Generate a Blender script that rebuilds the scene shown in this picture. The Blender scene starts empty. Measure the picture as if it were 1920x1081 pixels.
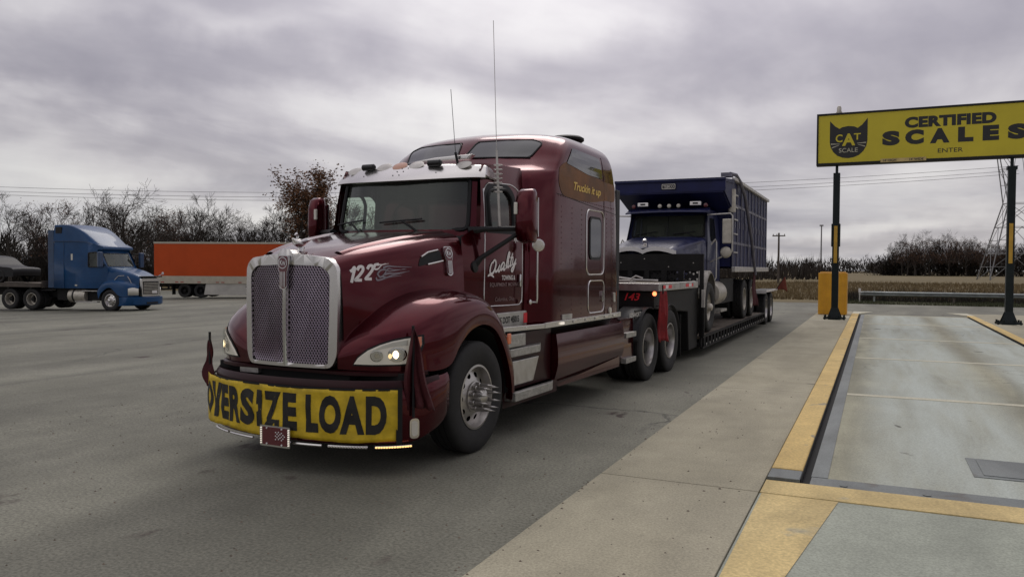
import bpy, bmesh, math, random
from mathutils import Vector, Matrix
from mathutils.bvhtree import BVHTree
R_ = math.radians
sc = bpy.context.scene
COL = sc.collection
# ------------------------------------------------------------------ camera
cd = bpy.data.cameras.new('camera'); cam = bpy.data.objects.new('camera', cd); COL.objects.link(cam)
cd.sensor_width = 36.0; cd.sensor_fit = 'HORIZONTAL'; cd.lens = 27.9038
cd.clip_start = 0.05; cd.clip_end = 3000
cam.matrix_world = Matrix(((0.909569, -0.016601, 0.415222, 0.0), (0.415505, 0.021081, -0.909347, 0.0),
                           (0.006343, 0.99964, 0.026072, 1.76), (0, 0, 0, 1)))
sc.camera = cam
# ------------------------------------------------------------------ exposure
sc.view_settings.view_transform = 'Standard'; sc.view_settings.look = 'None'
sc.view_settings.exposure = 0.1; sc.view_settings.gamma = 1.0
sc.cycles.use_denoising = True
# ------------------------------------------------------------------ sky (overcast: cloud layers over a clear-sky gradient)
SUN_EL, SUN_AZ = R_(48), R_(-18)          # azimuth from +Y towards +X
w = bpy.data.worlds.new('World'); sc.world = w; w.use_nodes = True
nt = w.node_tree; N = nt.nodes; L = nt.links; N.clear()
def nd(t, **k):
    n = N.new(t)
    for a, b in k.items():
        if a == 'ins':
            for i, v in b.items(): n.inputs[i].default_value = v
        else: setattr(n, a, b)
    return n
def mth(op, a, b=None, clamp=False):
    n = nd('ShaderNodeMath', operation=op, use_clamp=clamp)
    for i, v in enumerate((a, b)):
        if v is None: continue
        if isinstance(v, (int, float)): n.inputs[i].default_value = v
        else: L.new(v, n.inputs[i])
    return n.outputs[0]
def ramp(fac, stops, interp='B_SPLINE'):
    n = nd('ShaderNodeValToRGB'); n.color_ramp.interpolation = interp
    e = n.color_ramp.elements
    while len(e) < len(stops): e.new(0.5)
    for i, (p, c) in enumerate(stops): e[i].position = p; e[i].color = (*c, 1)
    L.new(fac, n.inputs[0]); return n.outputs[0]
def mixc(fac, a, b, mode='MIX'):
    n = nd('ShaderNodeMix', data_type='RGBA', blend_type=mode)
    for i, v in ((0, fac), (6, a), (7, b)):
        if isinstance(v, (int, float)): n.inputs[i].default_value = v
        elif isinstance(v, tuple): n.inputs[i].default_value = (*v, 1)
        else: L.new(v, n.inputs[i])
    return n.outputs[2]
tc = nd('ShaderNodeTexCoord'); sep = nd('ShaderNodeSeparateXYZ'); L.new(tc.outputs['Generated'], sep.inputs[0])
zc = mth('MAXIMUM', sep.outputs[2], 0.0); den = mth('ADD', zc, 0.10)
comb = nd('ShaderNodeCombineXYZ')
L.new(mth('DIVIDE', sep.outputs[0], den), comb.inputs[0]); L.new(mth('DIVIDE', sep.outputs[1], den), comb.inputs[1])
def cloud(scale, detail, rough, dist, off, sx=1, sy=1):
    m = nd('ShaderNodeMapping'); L.new(comb.outputs[0], m.inputs[0]); m.inputs['Location'].default_value = (*off, 0); m.inputs['Scale'].default_value = (sx, sy, 1)
    m.inputs['Rotation'].default_value = (0, 0, R_(24))
    n = nd('ShaderNodeTexNoise'); L.new(m.outputs[0], n.inputs['Vector'])
    n.inputs['Scale'].default_value = scale; n.inputs['Detail'].default_value = detail
    n.inputs['Roughness'].default_value = rough; n.inputs['Distortion'].default_value = dist
    return n.outputs['Fac']
c1 = cloud(0.50, 6, 0.52, 0.5, (3.1, 7.7), 1, .8); c2 = cloud(1.6, 5, 0.5, 0.4, (1.3, -4.2), 1, .7); c3 = cloud(0.2, 3, .5, 0, (8.2, 2.2))
cf = mth('ADD', mth('ADD', mth('MULTIPLY', c1, 0.62), mth('MULTIPLY', c2, 0.2)), mth('MULTIPLY', c3, 0.18))
# broken cloud cover: thick and thin patches by compass bearing and height above the horizon
az = mth('MULTIPLY', mth('ARCTAN2', sep.outputs[0], sep.outputs[1]), 57.2958); el = mth('MULTIPLY', mth('ARCSINE', sep.outputs[2]), 57.2958)
wn = nd('ShaderNodeTexNoise'); L.new(tc.outputs['Generated'], wn.inputs['Vector']); wn.inputs['Scale'].default_value = 7; wn.inputs['Detail'].default_value = 5
wsep = nd('ShaderNodeSeparateColor'); L.new(wn.outputs['Color'], wsep.inputs[0])
az = mth('ADD', az, mth('MULTIPLY', mth('SUBTRACT', wsep.outputs[0], .5), 26)); el = mth('ADD', el, mth('MULTIPLY', mth('SUBTRACT', wsep.outputs[1], .5), 7))
for a0, e0, sa, se, amp in [(-50.0, 13.4, 13.6, 2.0, -0.075), (-39.6, 13.2, 7.2, 1.6, -0.04), (-48.5, 8.4, 15.4, 1.4, -0.085), (-42.4, 6.5, 9.0, 0.8, -0.03), (-11.7, 14.1, 10.7, 2.1, -0.045), (-13.5, 7.6, 8.2, 1.0, -0.05), (4.3, 13.6, 9.3, 2.1, -0.03), (-54.3, 11.1, 8.6, 0.9, 0.06), (-44.5, 16.6, 9.3, 1.2, 0.06), (-28.8, 11.3, 8.2, 1.6, 0.085), (-22.6, 16.5, 7.9, 1.8, 0.05), (-51.6, 3.6, 20.2, 1.7, 0.15), (-34.7, 4.0, 8.7, 1.6, 0.10), (-7.4, 10.8, 9.3, 1.4, 0.05), (1.9, 3.2, 11.8, 0.7, 0.09), (-34.5, 6.5, 4.3, 0.9, 0.03), (-0.6, 1.8, 11.5, 0.8, -0.1), (7.2, 5.6, 5.7, 1.4, -0.02)]:
    q1 = mth('POWER', mth('ABSOLUTE', mth('DIVIDE', mth('SUBTRACT', az, a0), sa)), 2); q2 = mth('POWER', mth('ABSOLUTE', mth('DIVIDE', mth('SUBTRACT', el, e0), se)), 2)
    cf = mth('ADD', cf, mth('MULTIPLY', mth('EXPONENT', mth('MULTIPLY', mth('ADD', q1, q2), -1)), amp))
clouds = ramp(cf, [(0.36, (0.25, 0.235, 0.28)), (0.45, (0.355, 0.335, 0.375)), (0.53, (0.53, 0.505, 0.53)), (0.64, (0.73, 0.715, 0.705))])
# low bands near the horizon: blue grey towards the right, paler to the left
hz = mth('SUBTRACT', 1.0, mth('DIVIDE', zc, 0.16, True), True)
lowb = ramp(cloud(0.9, 5, .5, .2, (5, 1), .6, .6), [(0.38, (0.29, 0.34, 0.42)), (0.50, (0.46, 0.49, 0.52)), (0.62, (0.80, 0.79, 0.76))])
clouds = mixc(mth('MULTIPLY', hz, 0.35), clouds, lowb)
# the thin, bright part of the overcast where the sun stands behind it
sd = (math.cos(SUN_EL)*math.sin(SUN_AZ), math.cos(SUN_EL)*math.cos(SUN_AZ), math.sin(SUN_EL))
vm = nd('ShaderNodeVectorMath', operation='DOT_PRODUCT'); L.new(tc.outputs['Generated'], vm.inputs[0]); vm.inputs[1].default_value = sd
gl = mth('POWER', mth('MAXIMUM', vm.outputs['Value'], 0.0), 5.0)
gain = mth('ADD', mth('ADD', 0.86, mth('MULTIPLY', gl, 1.0)), mth('MULTIPLY', mth('POWER', zc, 1.3), 0.55))
gm = nd('ShaderNodeVectorMath', operation='SCALE'); L.new(clouds, gm.inputs[0]); L.new(gain, gm.inputs['Scale'])
sky = nd('ShaderNodeTexSky', sky_type='NISHITA'); sky.sun_disc = False; sky.sun_elevation = SUN_EL; sky.sun_rotation = SUN_AZ
sky.air_density = 1.2; sky.dust_density = 2.5
sk = nd('ShaderNodeVectorMath', operation='SCALE'); L.new(sky.outputs[0], sk.inputs[0]); sk.inputs['Scale'].default_value = 0.09
full = mixc(0.93, sk.outputs[0], gm.outputs[0])
bg = nd('ShaderNodeBackground'); L.new(full, bg.inputs[0]); bg.inputs[1].default_value = 1.0
wo = nd('ShaderNodeOutputWorld'); L.new(bg.outputs[0], wo.inputs[0])
# ------------------------------------------------------------------ sun, spread wide by the overcast
sl = bpy.data.lights.new('sun', 'SUN'); sl.energy = 0.7; sl.angle = R_(28); sl.color = (1, 0.95, 0.88)
so = bpy.data.objects.new('sun', sl); COL.objects.link(so)
so.rotation_euler = Vector((-sd[0], -sd[1], -sd[2])).to_track_quat('-Z', 'Y').to_euler()

# ================================================================== materials
MATS = {}
def mat(name, col, rough=0.5, metal=0.0, coat=0.0, var=0.0, vscale=3.0, bump=0.0, bscale=60.0, emit=None, estr=0.0, spec=0.5,
        col2=None, rvar=0.0, trans=0.0):
    m = bpy.data.materials.new(name); m.use_nodes = True; MATS[name] = m
    t = m.node_tree; b = t.nodes['Principled BSDF']
    b.inputs['Base Color'].default_value = (*col, 1); b.inputs['Roughness'].default_value = rough
    b.inputs['Metallic'].default_value = metal; b.inputs['Specular IOR Level'].default_value = spec
    if coat: b.inputs['Coat Weight'].default_value = coat; b.inputs['Coat Roughness'].default_value = 0.04
    if emit: b.inputs['Emission Color'].default_value = (*emit, 1); b.inputs['Emission Strength'].default_value = estr
    if trans: b.inputs['Transmission Weight'].default_value = trans
    if var or bump or rvar:
        co = t.nodes.new('ShaderNodeTexCoord')
        n = t.nodes.new('ShaderNodeTexNoise'); n.inputs['Scale'].default_value = vscale; n.inputs['Detail'].default_value = 8; n.inputs['Roughness'].default_value = .62
        t.links.new(co.outputs['Object'], n.inputs['Vector'])
        if var:
            r = t.nodes.new('ShaderNodeValToRGB'); e = r.color_ramp.elements
            e[0].position = .32; e[1].position = .68
            lo = tuple(c*(1-var) for c in col); hi = tuple(min(1, c*(1+var)) for c in (col2 or col))
            if col2: lo = col; hi = col2
            e[0].color = (*lo, 1); e[1].color = (*hi, 1)
            t.links.new(n.outputs['Fac'], r.inputs[0]); t.links.new(r.outputs[0], b.inputs['Base Color'])
        if rvar:
            mr = t.nodes.new('ShaderNodeMapRange'); mr.inputs[1].default_value = .3; mr.inputs[2].default_value = .7
            mr.inputs[3].default_value = max(.02, rough-rvar); mr.inputs[4].default_value = min(1, rough+rvar)
            t.links.new(n.outputs['Fac'], mr.inputs[0]); t.links.new(mr.outputs[0], b.inputs['Roughness'])
        if bump:
            n2 = t.nodes.new('ShaderNodeTexNoise'); n2.inputs['Scale'].default_value = bscale; n2.inputs['Detail'].default_value = 4
            t.links.new(co.outputs['Object'], n2.inputs['Vector'])
            bp = t.nodes.new('ShaderNodeBump'); bp.inputs['Strength'].default_value = bump; bp.inputs['Distance'].default_value = .02
            t.links.new(n2.outputs['Fac'], bp.inputs['Height']); t.links.new(bp.outputs[0], b.inputs['Normal'])
    return m
def glass(name, tint=(0.5, 0.55, 0.5), alpha=0.35, rough=0.03, sheen=0.0):
    m = bpy.data.materials.new(name); m.use_nodes = True; t = m.node_tree; t.nodes.clear()
    o = t.nodes.new('ShaderNodeOutputMaterial'); tr = t.nodes.new('ShaderNodeBsdfTransparent'); tr.inputs[0].default_value = (*[c*alpha for c in tint], 1)
    g = t.nodes.new('ShaderNodeBsdfGlossy'); g.inputs['Roughness'].default_value = rough; g.inputs[0].default_value = (.9, .95, .92, 1)
    f = t.nodes.new('ShaderNodeFresnel'); f.inputs[0].default_value = 1.6
    df = t.nodes.new('ShaderNodeBsdfDiffuse'); df.inputs[0].default_value = (.34, .38, .33, 1); dm = t.nodes.new('ShaderNodeMixShader'); dm.inputs[0].default_value = sheen; t.links.new(tr.outputs[0], dm.inputs[1]); t.links.new(df.outputs[0], dm.inputs[2])  # pale diffuse film mixed in, standing in for light reflected off the glass
    mx = t.nodes.new('ShaderNodeMixShader'); ge = t.nodes.new('ShaderNodeNewGeometry'); bk = t.nodes.new('ShaderNodeMath'); bk.operation = 'SUBTRACT'; bk.use_clamp = True; t.links.new(f.outputs[0], bk.inputs[0]); t.links.new(ge.outputs['Backfacing'], bk.inputs[1]); t.links.new(bk.outputs[0], mx.inputs[0]); t.links.new(dm.outputs[0], mx.inputs[1]); t.links.new(g.outputs[0], mx.inputs[2])
    t.links.new(mx.outputs[0], o.inputs[0]); MATS[name] = m; return m
mat('maroon', (0.072, 0.0026, 0.0075), .16, .75, .45, var=.14, vscale=1.7, rvar=.04, spec=.2)
mat('maroon_flat', (0.022, 0.0015, 0.003), .45, 0.1, .15, spec=.2, var=.2, vscale=3)
mat('chrome', (0.62, 0.61, 0.60), .12, 1.0)
mat('satin_chrome', (0.68, 0.66, 0.64), .24, .95, var=.03, vscale=2.5)
mat('aluminium', (0.5, 0.49, 0.47), .38, .9, var=.18, vscale=7, rvar=.1)
mat('tread_plate', (0.42, 0.41, 0.38), .42, .8, var=.25, vscale=22, bump=.5, bscale=55)
mat('rubber', (0.0115, 0.011, 0.0105), .75, var=.35, vscale=9, bump=.15, bscale=90)
mat('black', (0.009, 0.009, 0.010), .5, var=.25, vscale=6, spec=.3)
mat('black_gloss', (0.008, 0.008, 0.009), .2, spec=.4)
mat('black_matte', (0.006, 0.006, 0.006), .9)
mat('frame_black', (0.009, 0.0085, 0.0085), .6, var=.4, vscale=5, bump=.1, spec=.25)
mat('interior', (0.012, 0.012, 0.012), .8, var=.2)
mat('interior_tan', (0.10, 0.085, 0.07), .8, var=.2)
mat('mesh_wire', (0.60, 0.52, 0.62), .3, 1.0)
mat('banner_yellow', (0.58, 0.40, 0.012), .62, var=.25, vscale=7, bump=.7, bscale=7)
mat('banner_ink', (0.013, 0.012, 0.010), .7, var=.3, vscale=9)
mat('flag_red', (0.055, 0.003, 0.006), .8, var=.25, vscale=8, bump=.3, bscale=20)
mat('flag_bright', (0.20, 0.005, 0.008), .75, var=.25, vscale=8, bump=.3, bscale=20)
mat('flag_orange', (0.14, 0.025, 0.012), .8, var=.25, vscale=8)
mat('white_paint', (0.72, 0.70, 0.68), .45, var=.08)
mat('decal_white', (0.75, 0.72, 0.70), .5)
mat('decal_grey', (0.22, 0.2, 0.23), .5)
mat('decal_dim', (0.20, 0.13, 0.13), .5)
mat('decal_gold', (0.15, 0.052, 0.004), .4, spec=.25, var=.35, vscale=3)
mat('decal_goldtext', (0.75, 0.50, 0.10), .45)
mat('decal_red', (0.70, 0.03, 0.04), .4)
mat('badge_red', (0.10, 0.004, 0.012), .25, coat=.8)
mat('lamp_house', (0.68, 0.66, 0.62), .3, .3, var=.1, vscale=12)
mat('rim_alloy', (0.46, 0.44, 0.42), .3, .9, var=.06, vscale=3)
mat('lamp_glow', (0.66, 0.64, 0.60), .35, .1, emit=(1, .9, .74), estr=.11)  # slight emission stands in for bulb light on the headlight reflector
mat('bulb_warm', (0.9, .8, .6), .3, emit=(1, 0.82, 0.5), estr=5)
mat('bulb_dim', (0.8, .7, .45), .3, emit=(1, 0.72, 0.34), estr=1.1)
mat('led_amber', (0.8, .55, .2), .3, emit=(1, 0.6, 0.22), estr=1.4)
mat('amber_lens', (0.55, 0.13, 0.045), .2, coat=.5, emit=(1, .25, .08), estr=.06)
mat('cab_lens', (0.5, 0.25, 0.16), .3, coat=.4)
mat('lens_clear', (0.6, 0.58, 0.5), .12, coat=.8)
mat('lens_red', (0.35, 0.02, 0.02), .2, coat=.5)
mat('lamp_white', (0.8, .76, .7), .3, emit=(1, .9, .75), estr=.5)
mat('lamp_red_lit', (0.6, .05, .03), .3, emit=(1, .22, .08), estr=3)
glass('windscreen', (0.78, 0.88, 0.80), .8, sheen=.075); glass('side_glass', (0.75, 0.84, 0.77), .8, sheen=.03); glass('clear_lens', (.95, .95, .93), .9)
mat('tinted', (0.022, 0.024, 0.025), .05, coat=.5, spec=.7)
mat('navy', (0.009, 0.012, 0.055), .4, .0, .25, spec=.25, var=.25, vscale=2.5, rvar=.1)
mat('navy_dark', (0.007, 0.010, 0.060), .5, spec=.3, var=.3, vscale=3)
mat('box_steel', (0.15, 0.145, 0.18), .5, .3, var=.25, vscale=5)
mat('pale_steel', (0.50, 0.48, 0.45), .45, .5, var=.2, vscale=6)
mat('dusty_alu', (0.46, 0.43, 0.37), .45, .55, var=.22, vscale=7)
mat('grey_fender', (0.30, 0.28, 0.25), .6, var=.3, vscale=7)
mat('volvo_blue', (0.005, 0.050, 0.145), .38, .0, .3, spec=.2, var=.14, vscale=1.5)
mat('volvo_blue_dark', (0.014, 0.045, 0.11), .45, .1, .4, var=.2)
mat('orange_panel', (0.50, 0.068, 0.009), .5, spec=.25, var=.07, vscale=.6)
mat('trailer_white', (0.50, 0.48, 0.43), .55, var=.14, vscale=1.2)
mat('trailer_cream', (0.46, 0.42, 0.33), .5, var=.1)
mat('deck_wood', (0.13, 0.105, 0.08), .85, var=.45, vscale=6, bump=.3, bscale=30)
mat('sign_yellow', (0.56, 0.46, 0.016), .42, var=.06, vscale=1.0)
mat('sign_ink', (0.012, 0.012, 0.012), .5)
mat('post_green', (0.007, 0.012, 0.013), .5, spec=.25, var=.3, vscale=4)
mat('plastic_yellow', (0.62, 0.30, 0.012), .5, var=.1, vscale=2.5)
mat('post_yellow', (0.50, 0.29, 0.03), .5, var=.15)
mat('galvanised', (0.26, 0.28, 0.275), .5, .6, var=.2, vscale=3)
mat('pole_wood', (0.085, 0.07, 0.058), .9, var=.3)
mat('tower_steel', (0.20, 0.20, 0.20), .6, .3, var=.1)
mat('wire', (0.03, 0.03, 0.03), .6)
mat('bark', (0.04, 0.033, 0.026), .95, var=.3, vscale=4)
mat('bark_pale', (0.075, 0.062, 0.05), .95, var=.3, vscale=4)
mat('twig', (0.030, 0.023, 0.017), .95, var=.35, vscale=.6)
mat('twig_red', (0.042, 0.026, 0.020), .95, var=.3, vscale=.6)
mat('leaf_brown', (0.15, 0.072, 0.032), .8, var=.5, vscale=.7)
mat('leaf_dark', (0.028, 0.030, 0.016), .8, var=.4, vscale=.6)
mat('brush', (0.024, 0.020, 0.014), .95, var=.4, vscale=.3)
mat('grass_dry', (0.15, 0.108, 0.05), .95, var=.35, vscale=.3)
mat('grass_green', (0.055, 0.062, 0.028), .95, var=.4, vscale=.5)
# ------------------------------------------------------------------ geometry helper
def rotz(a): return Matrix.Rotation(a, 4, 'Z')
class G:
    def __init__(s): s.bm = bmesh.new()
    def v(s, p): return s.bm.verts.new(p)
    def face(s, vs):
        try: return s.bm.faces.new(vs)
        except ValueError: return None
    def pts(s, ps): return s.face([s.v(p) for p in ps])
    def box(s, x0, x1, y0, y1, z0, z1, M=None):
        c = [Vector((x, y, z)) for z in (z0, z1) for y in (y0, y1) for x in (x0, x1)]
        if M is not None: c = [M @ p for p in c]
        v = [s.v(p) for p in c]
        for f in ((0, 2, 3, 1), (4, 5, 7, 6), (0, 1, 5, 4), (2, 6, 7, 3), (0, 4, 6, 2), (1, 3, 7, 5)): s.face([v[i] for i in f])
        return s
    def frame(s, d):
        d = d.normalized(); a = Vector((0, 0, 1)) if abs(d.z) < .9 else Vector((1, 0, 0))
        x = d.cross(a).normalized(); return x, d.cross(x).normalized()
    def tube(s, ps, r, seg=8, cap=True, closed=False):
        ps = [Vector(p) for p in ps]; n = len(ps); rings = []
        rr = r if isinstance(r, (list, tuple)) else [r]*n
        px = None
        for i, p in enumerate(ps):
            a = ps[(i-1) % n] if (closed or i > 0) else p; b = ps[(i+1) % n] if (closed or i < n-1) else p
            d = (b-a)
            if d.length < 1e-9: d = Vector((0, 0, 1))
            d.normalize()
            if px is None: px, py = s.frame(d)
            else:
                px = (px-d*px.dot(d)); px = px.normalized() if px.length > 1e-6 else s.frame(d)[0]
                py = d.cross(px)
            rings.append([s.v(p+(px*math.cos(2*math.pi*k/seg)+py*math.sin(2*math.pi*k/seg))*rr[i]) for k in range(seg)])
        m = n if closed else n-1
        for i in range(m):
            A, B = rings[i], rings[(i+1) % n]
            for k in range(seg): s.face((A[k], A[(k+1) % seg], B[(k+1) % seg], B[k]))
        if cap and not closed: s.face(rings[0][::-1]); s.face(rings[-1])
        return s
    def cyl(s, a, b, r, r2=None, seg=16): return s.tube([a, b], [r, r if r2 is None else r2], seg)
    def lathe(s, prof, M=None, seg=48, close=False):
        # prof: (radius, height) pairs, spun about the local X axis: height along X
        M = M or Matrix(); rings = []
        for r, h in prof:
            if r < 1e-6: rings.append([s.v(M @ Vector((h, 0, 0)))])
            else: rings.append([s.v(M @ Vector((h, r*math.cos(2*math.pi*k/seg), r*math.sin(2*math.pi*k/seg)))) for k in range(seg)])
        for i in range(len(rings)-1):
            A, B = rings[i], rings[i+1]
            for k in range(seg):
                if len(A) == 1 and len(B) == 1: continue
                if len(A) == 1: s.face((A[0], B[k], B[(k+1) % seg]))
                elif len(B) == 1: s.face((A[k], B[0], A[(k+1) % seg]))
                else: s.face((A[k], B[k], B[(k+1) % seg], A[(k+1) % seg]))
        return s
    def grid(s, rows, closed=False):
        V = [[s.v(p) for p in r] for r in rows]
        for i in range(len(V)-1):
            n = len(V[i])
            for j in range(n if closed else n-1): s.face((V[i][j], V[i][(j+1) % n], V[i+1][(j+1) % n], V[i+1][j]))
        return V
    def prism(s, poly, fn, t0, t1):
        # poly: 2D outline, fn(a, b, t) -> point; a solid between t0 and t1
        A = [s.v(fn(a, b, t0)) for a, b in poly]; B = [s.v(fn(a, b, t1)) for a, b in poly]; n = len(poly)
        s.face(A[::-1]); s.face(B)
        for i in range(n): s.face((A[i], A[(i+1) % n], B[(i+1) % n], B[i]))
        return s
    def holes(s, outer, hl, fn, cuts_a=(), cuts_b=()):
        # flat outline with holes, filled, optionally cut so it can be bent, then mapped by fn(a, b)
        b2 = bmesh.new(); edges = []
        for loop in [outer]+list(hl):
            vs = [b2.verts.new((a, b, 0)) for a, b in loop]
            for i in range(len(vs)): edges.append(b2.edges.new((vs[i], vs[(i+1) % len(vs)])))
        bmesh.ops.triangle_fill(b2, use_beauty=True, edges=edges)
        for c in cuts_a: bmesh.ops.bisect_plane(b2, geom=b2.verts[:]+b2.edges[:]+b2.faces[:], plane_co=(c, 0, 0), plane_no=(1, 0, 0))
        for c in cuts_b: bmesh.ops.bisect_plane(b2, geom=b2.verts[:]+b2.edges[:]+b2.faces[:], plane_co=(0, c, 0), plane_no=(0, 1, 0))
        mp = {}
        for v in b2.verts: mp[v] = s.v(fn(v.co.x, v.co.y))
        for f in b2.faces: s.face([mp[v] for v in f.verts])
        b2.free(); return s
    def add(s, other):
        mp = [s.v(v.co) for v in other.bm.verts]; other.bm.verts.index_update()
        for f in other.bm.faces: s.face([mp[v.index] for v in f.verts])
        return s
    def build(s, name, m, parent=None, ang=35, bevel=0.0, solid=0.0, sub=0, loc=None, merge=0.0, flip=None):
        bm = s.bm
        if merge: bmesh.ops.remove_doubles(bm, verts=bm.verts[:], dist=merge)
        if flip is None: bmesh.ops.recalc_face_normals(bm, faces=bm.faces[:])
        me = bpy.data.meshes.new(name); bm.to_mesh(me); bm.free()
        if ang: me.polygons.foreach_set('use_smooth', [True]*len(me.polygons)); me.set_sharp_from_angle(angle=R_(ang))
        me.materials.append(MATS[m] if isinstance(m, str) else m)
        o = bpy.data.objects.new(name, me); COL.objects.link(o)
        if parent is not None: o.parent = parent
        if loc is not None: o.location = loc
        if solid: x = o.modifiers.new('solid', 'SOLIDIFY'); x.thickness = solid; x.offset = 0
        if bevel: x = o.modifiers.new('bevel', 'BEVEL'); x.width = bevel; x.segments = 2; x.limit_method = 'ANGLE'; x.angle_limit = R_(40)
        if sub: x = o.modifiers.new('sub', 'SUBSURF'); x.levels = x.render_levels = sub
        return o
def tag(o, label=None, cat=None, group=None, kind=None):
    if label: o['label'] = label
    if cat: o['category'] = cat
    if group: o['group'] = group
    if kind: o['kind'] = kind
    return o
def thing(name, label, cat, loc=(0, 0, 0), rz=0.0, group=None):
    o = bpy.data.objects.new(name, None); COL.objects.link(o); o.location = loc; o.rotation_euler = (0, 0, rz)
    o.empty_display_size = .3; return tag(o, label, cat, group)
def copy_tree(o, parent=None):
    c = o.copy(); COL.objects.link(c)
    if parent is not None: c.parent = parent
    for ch in list(o.children): copy_tree(ch, c)
    return c
def catmull(P, n):
    # smooth curve through points (any dimension) with n samples per span
    out = []; P = [Vector(p) for p in P]; m = len(P)
    for i in range(m-1):
        p0 = P[i-1] if i > 0 else P[i]*2-P[i+1]; p1, p2 = P[i], P[i+1]; p3 = P[i+2] if i+2 < m else P[i+1]*2-P[i]
        for k in range(n):
            t = k/n; out.append(0.5*((2*p1)+(p2-p0)*t+(2*p0-5*p1+4*p2-p3)*t*t+(3*p1-p0-3*p2+p3)*t**3))
    out.append(P[-1]); return out
def surf(rows, nu, nv):
    a = [catmull(r, nu) for r in rows]
    cols = [catmull([r[j] for r in a], nv) for j in range(len(a[0]))]
    return [[cols[j][i] for j in range(len(cols))] for i in range(len(cols[0]))]
def mirx(rows): return [[Vector((-p[0], p[1], p[2])) for p in r] for r in rows]
def rrect(x0, x1, y0, y1, r, n=5):
    out = []
    for cx, cy, a0 in ((x1-r, y1-r, 0), (x0+r, y1-r, 90), (x0+r, y0+r, 180), (x1-r, y0+r, 270)):
        for k in range(n+1): a = R_(a0+90*k/n); out.append((cx+r*math.cos(a), cy+r*math.sin(a)))
    return out
def roundpoly(P, r, n=4):
    out = []; m = len(P)
    for i in range(m):
        p = Vector(P[i]).to_2d(); a = (Vector(P[i-1]).to_2d()-p); b = (Vector(P[(i+1) % m]).to_2d()-p)
        rr = min(r, a.length*.45, b.length*.45); a = p+a.normalized()*rr; b = p+b.normalized()*rr
        for k in range(n+1): t = k/n; q = a*(1-t)**2+p*2*t*(1-t)+b*t*t; out.append((q.x, q.y))
    return out
def circ(cx, cy, r, n=24, ry=None): return [(cx+r*math.cos(2*math.pi*k/n), cy+(ry or r)*math.sin(2*math.pi*k/n)) for k in range(n)]
def text_bm(txt, bold=0.0, shear=0.0, spacing=1.0):
    c = bpy.data.curves.new('t', 'FONT'); c.body = txt; c.offset = bold; c.shear = shear; c.space_character = spacing; c.size = 1; c.resolution_u = 4
    o = bpy.data.objects.new('t', c); COL.objects.link(o); dg = bpy.context.evaluated_depsgraph_get()
    me = bpy.data.meshes.new_from_object(o.evaluated_get(dg)); b = bmesh.new(); b.from_mesh(me)
    bpy.data.objects.remove(o); bpy.data.curves.remove(c); bpy.data.meshes.remove(me)
    return b
def lettering(g, txt, x0, x1, y0, y1, fn, bold=0.0, shear=0.0, spacing=1.0, cuts=0, cuty=0):
    # text scaled to fill the rectangle x0..x1, y0..y1 of a surface, mapped by fn(a, b)
    b = text_bm(txt, bold, shear, spacing)
    xs = [v.co.x for v in b.verts]; ys = [v.co.y for v in b.verts]
    ax, bx, ay, by = min(xs), max(xs), min(ys), max(ys)
    for v in b.verts: v.co = Vector((x0+(v.co.x-ax)/(bx-ax)*(x1-x0), y0+(v.co.y-ay)/(by-ay)*(y1-y0), 0))
    if cuts:
        lo, hi = min(x0, x1), max(x0, x1)
        for k in range(1, cuts): bmesh.ops.bisect_plane(b, geom=b.verts[:]+b.edges[:]+b.faces[:], plane_co=(lo+(hi-lo)*k/cuts, 0, 0), plane_no=(1, 0, 0))
    if cuty:
        lo, hi = min(y0, y1), max(y0, y1)
        for k in range(1, cuty): bmesh.ops.bisect_plane(b, geom=b.verts[:]+b.edges[:]+b.faces[:], plane_co=(0, lo+(hi-lo)*k/cuty, 0), plane_no=(0, 1, 0))
    mp = {v: g.v(fn(v.co.x, v.co.y)) for v in b.verts}
    for f in b.faces: g.face([mp[v] for v in f.verts])
    b.free(); return g
def stroke(g, pts, wd, fn, n=8):
    # a painted brush stroke: a ribbon of varying width along a smooth path
    c = catmull([Vector((*p, 0)) for p in pts], n); m = len(c); Lf = []; Rt = []
    for i, p in enumerate(c):
        d = (c[min(i+1, m-1)]-c[max(i-1, 0)]); d = d.normalized() if d.length > 1e-9 else Vector((1, 0, 0))
        t = i/(m-1); ww = wd(t) if callable(wd) else wd
        q = Vector((-d.y, d.x, 0))*ww; Lf.append(g.v(fn(*(p+q).to_2d()))); Rt.append(g.v(fn(*(p-q).to_2d())))
    for i in range(m-1): g.face((Lf[i], Lf[i+1], Rt[i+1], Rt[i]))
def bvh_of(*objs):
    b = bmesh.new()
    for o in objs: b.from_mesh(o.data)
    t = BVHTree.FromBMesh(b); b.free(); return t
def projector(tree, org, dirv, off=.004):
    # fn(a, b): shoot from org(a, b) along dirv onto the surface, lift by off
    dv = Vector(dirv).normalized()
    def f(a, b):
        o = Vector(org(a, b)); h = tree.ray_cast(o, dv)
        if h[0] is None: 
            h = tree.find_nearest(o+dv*1.0)
        n = h[1]
        if n.dot(dv) > 0: n = -n
        return h[0]+n*off
    return f
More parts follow.
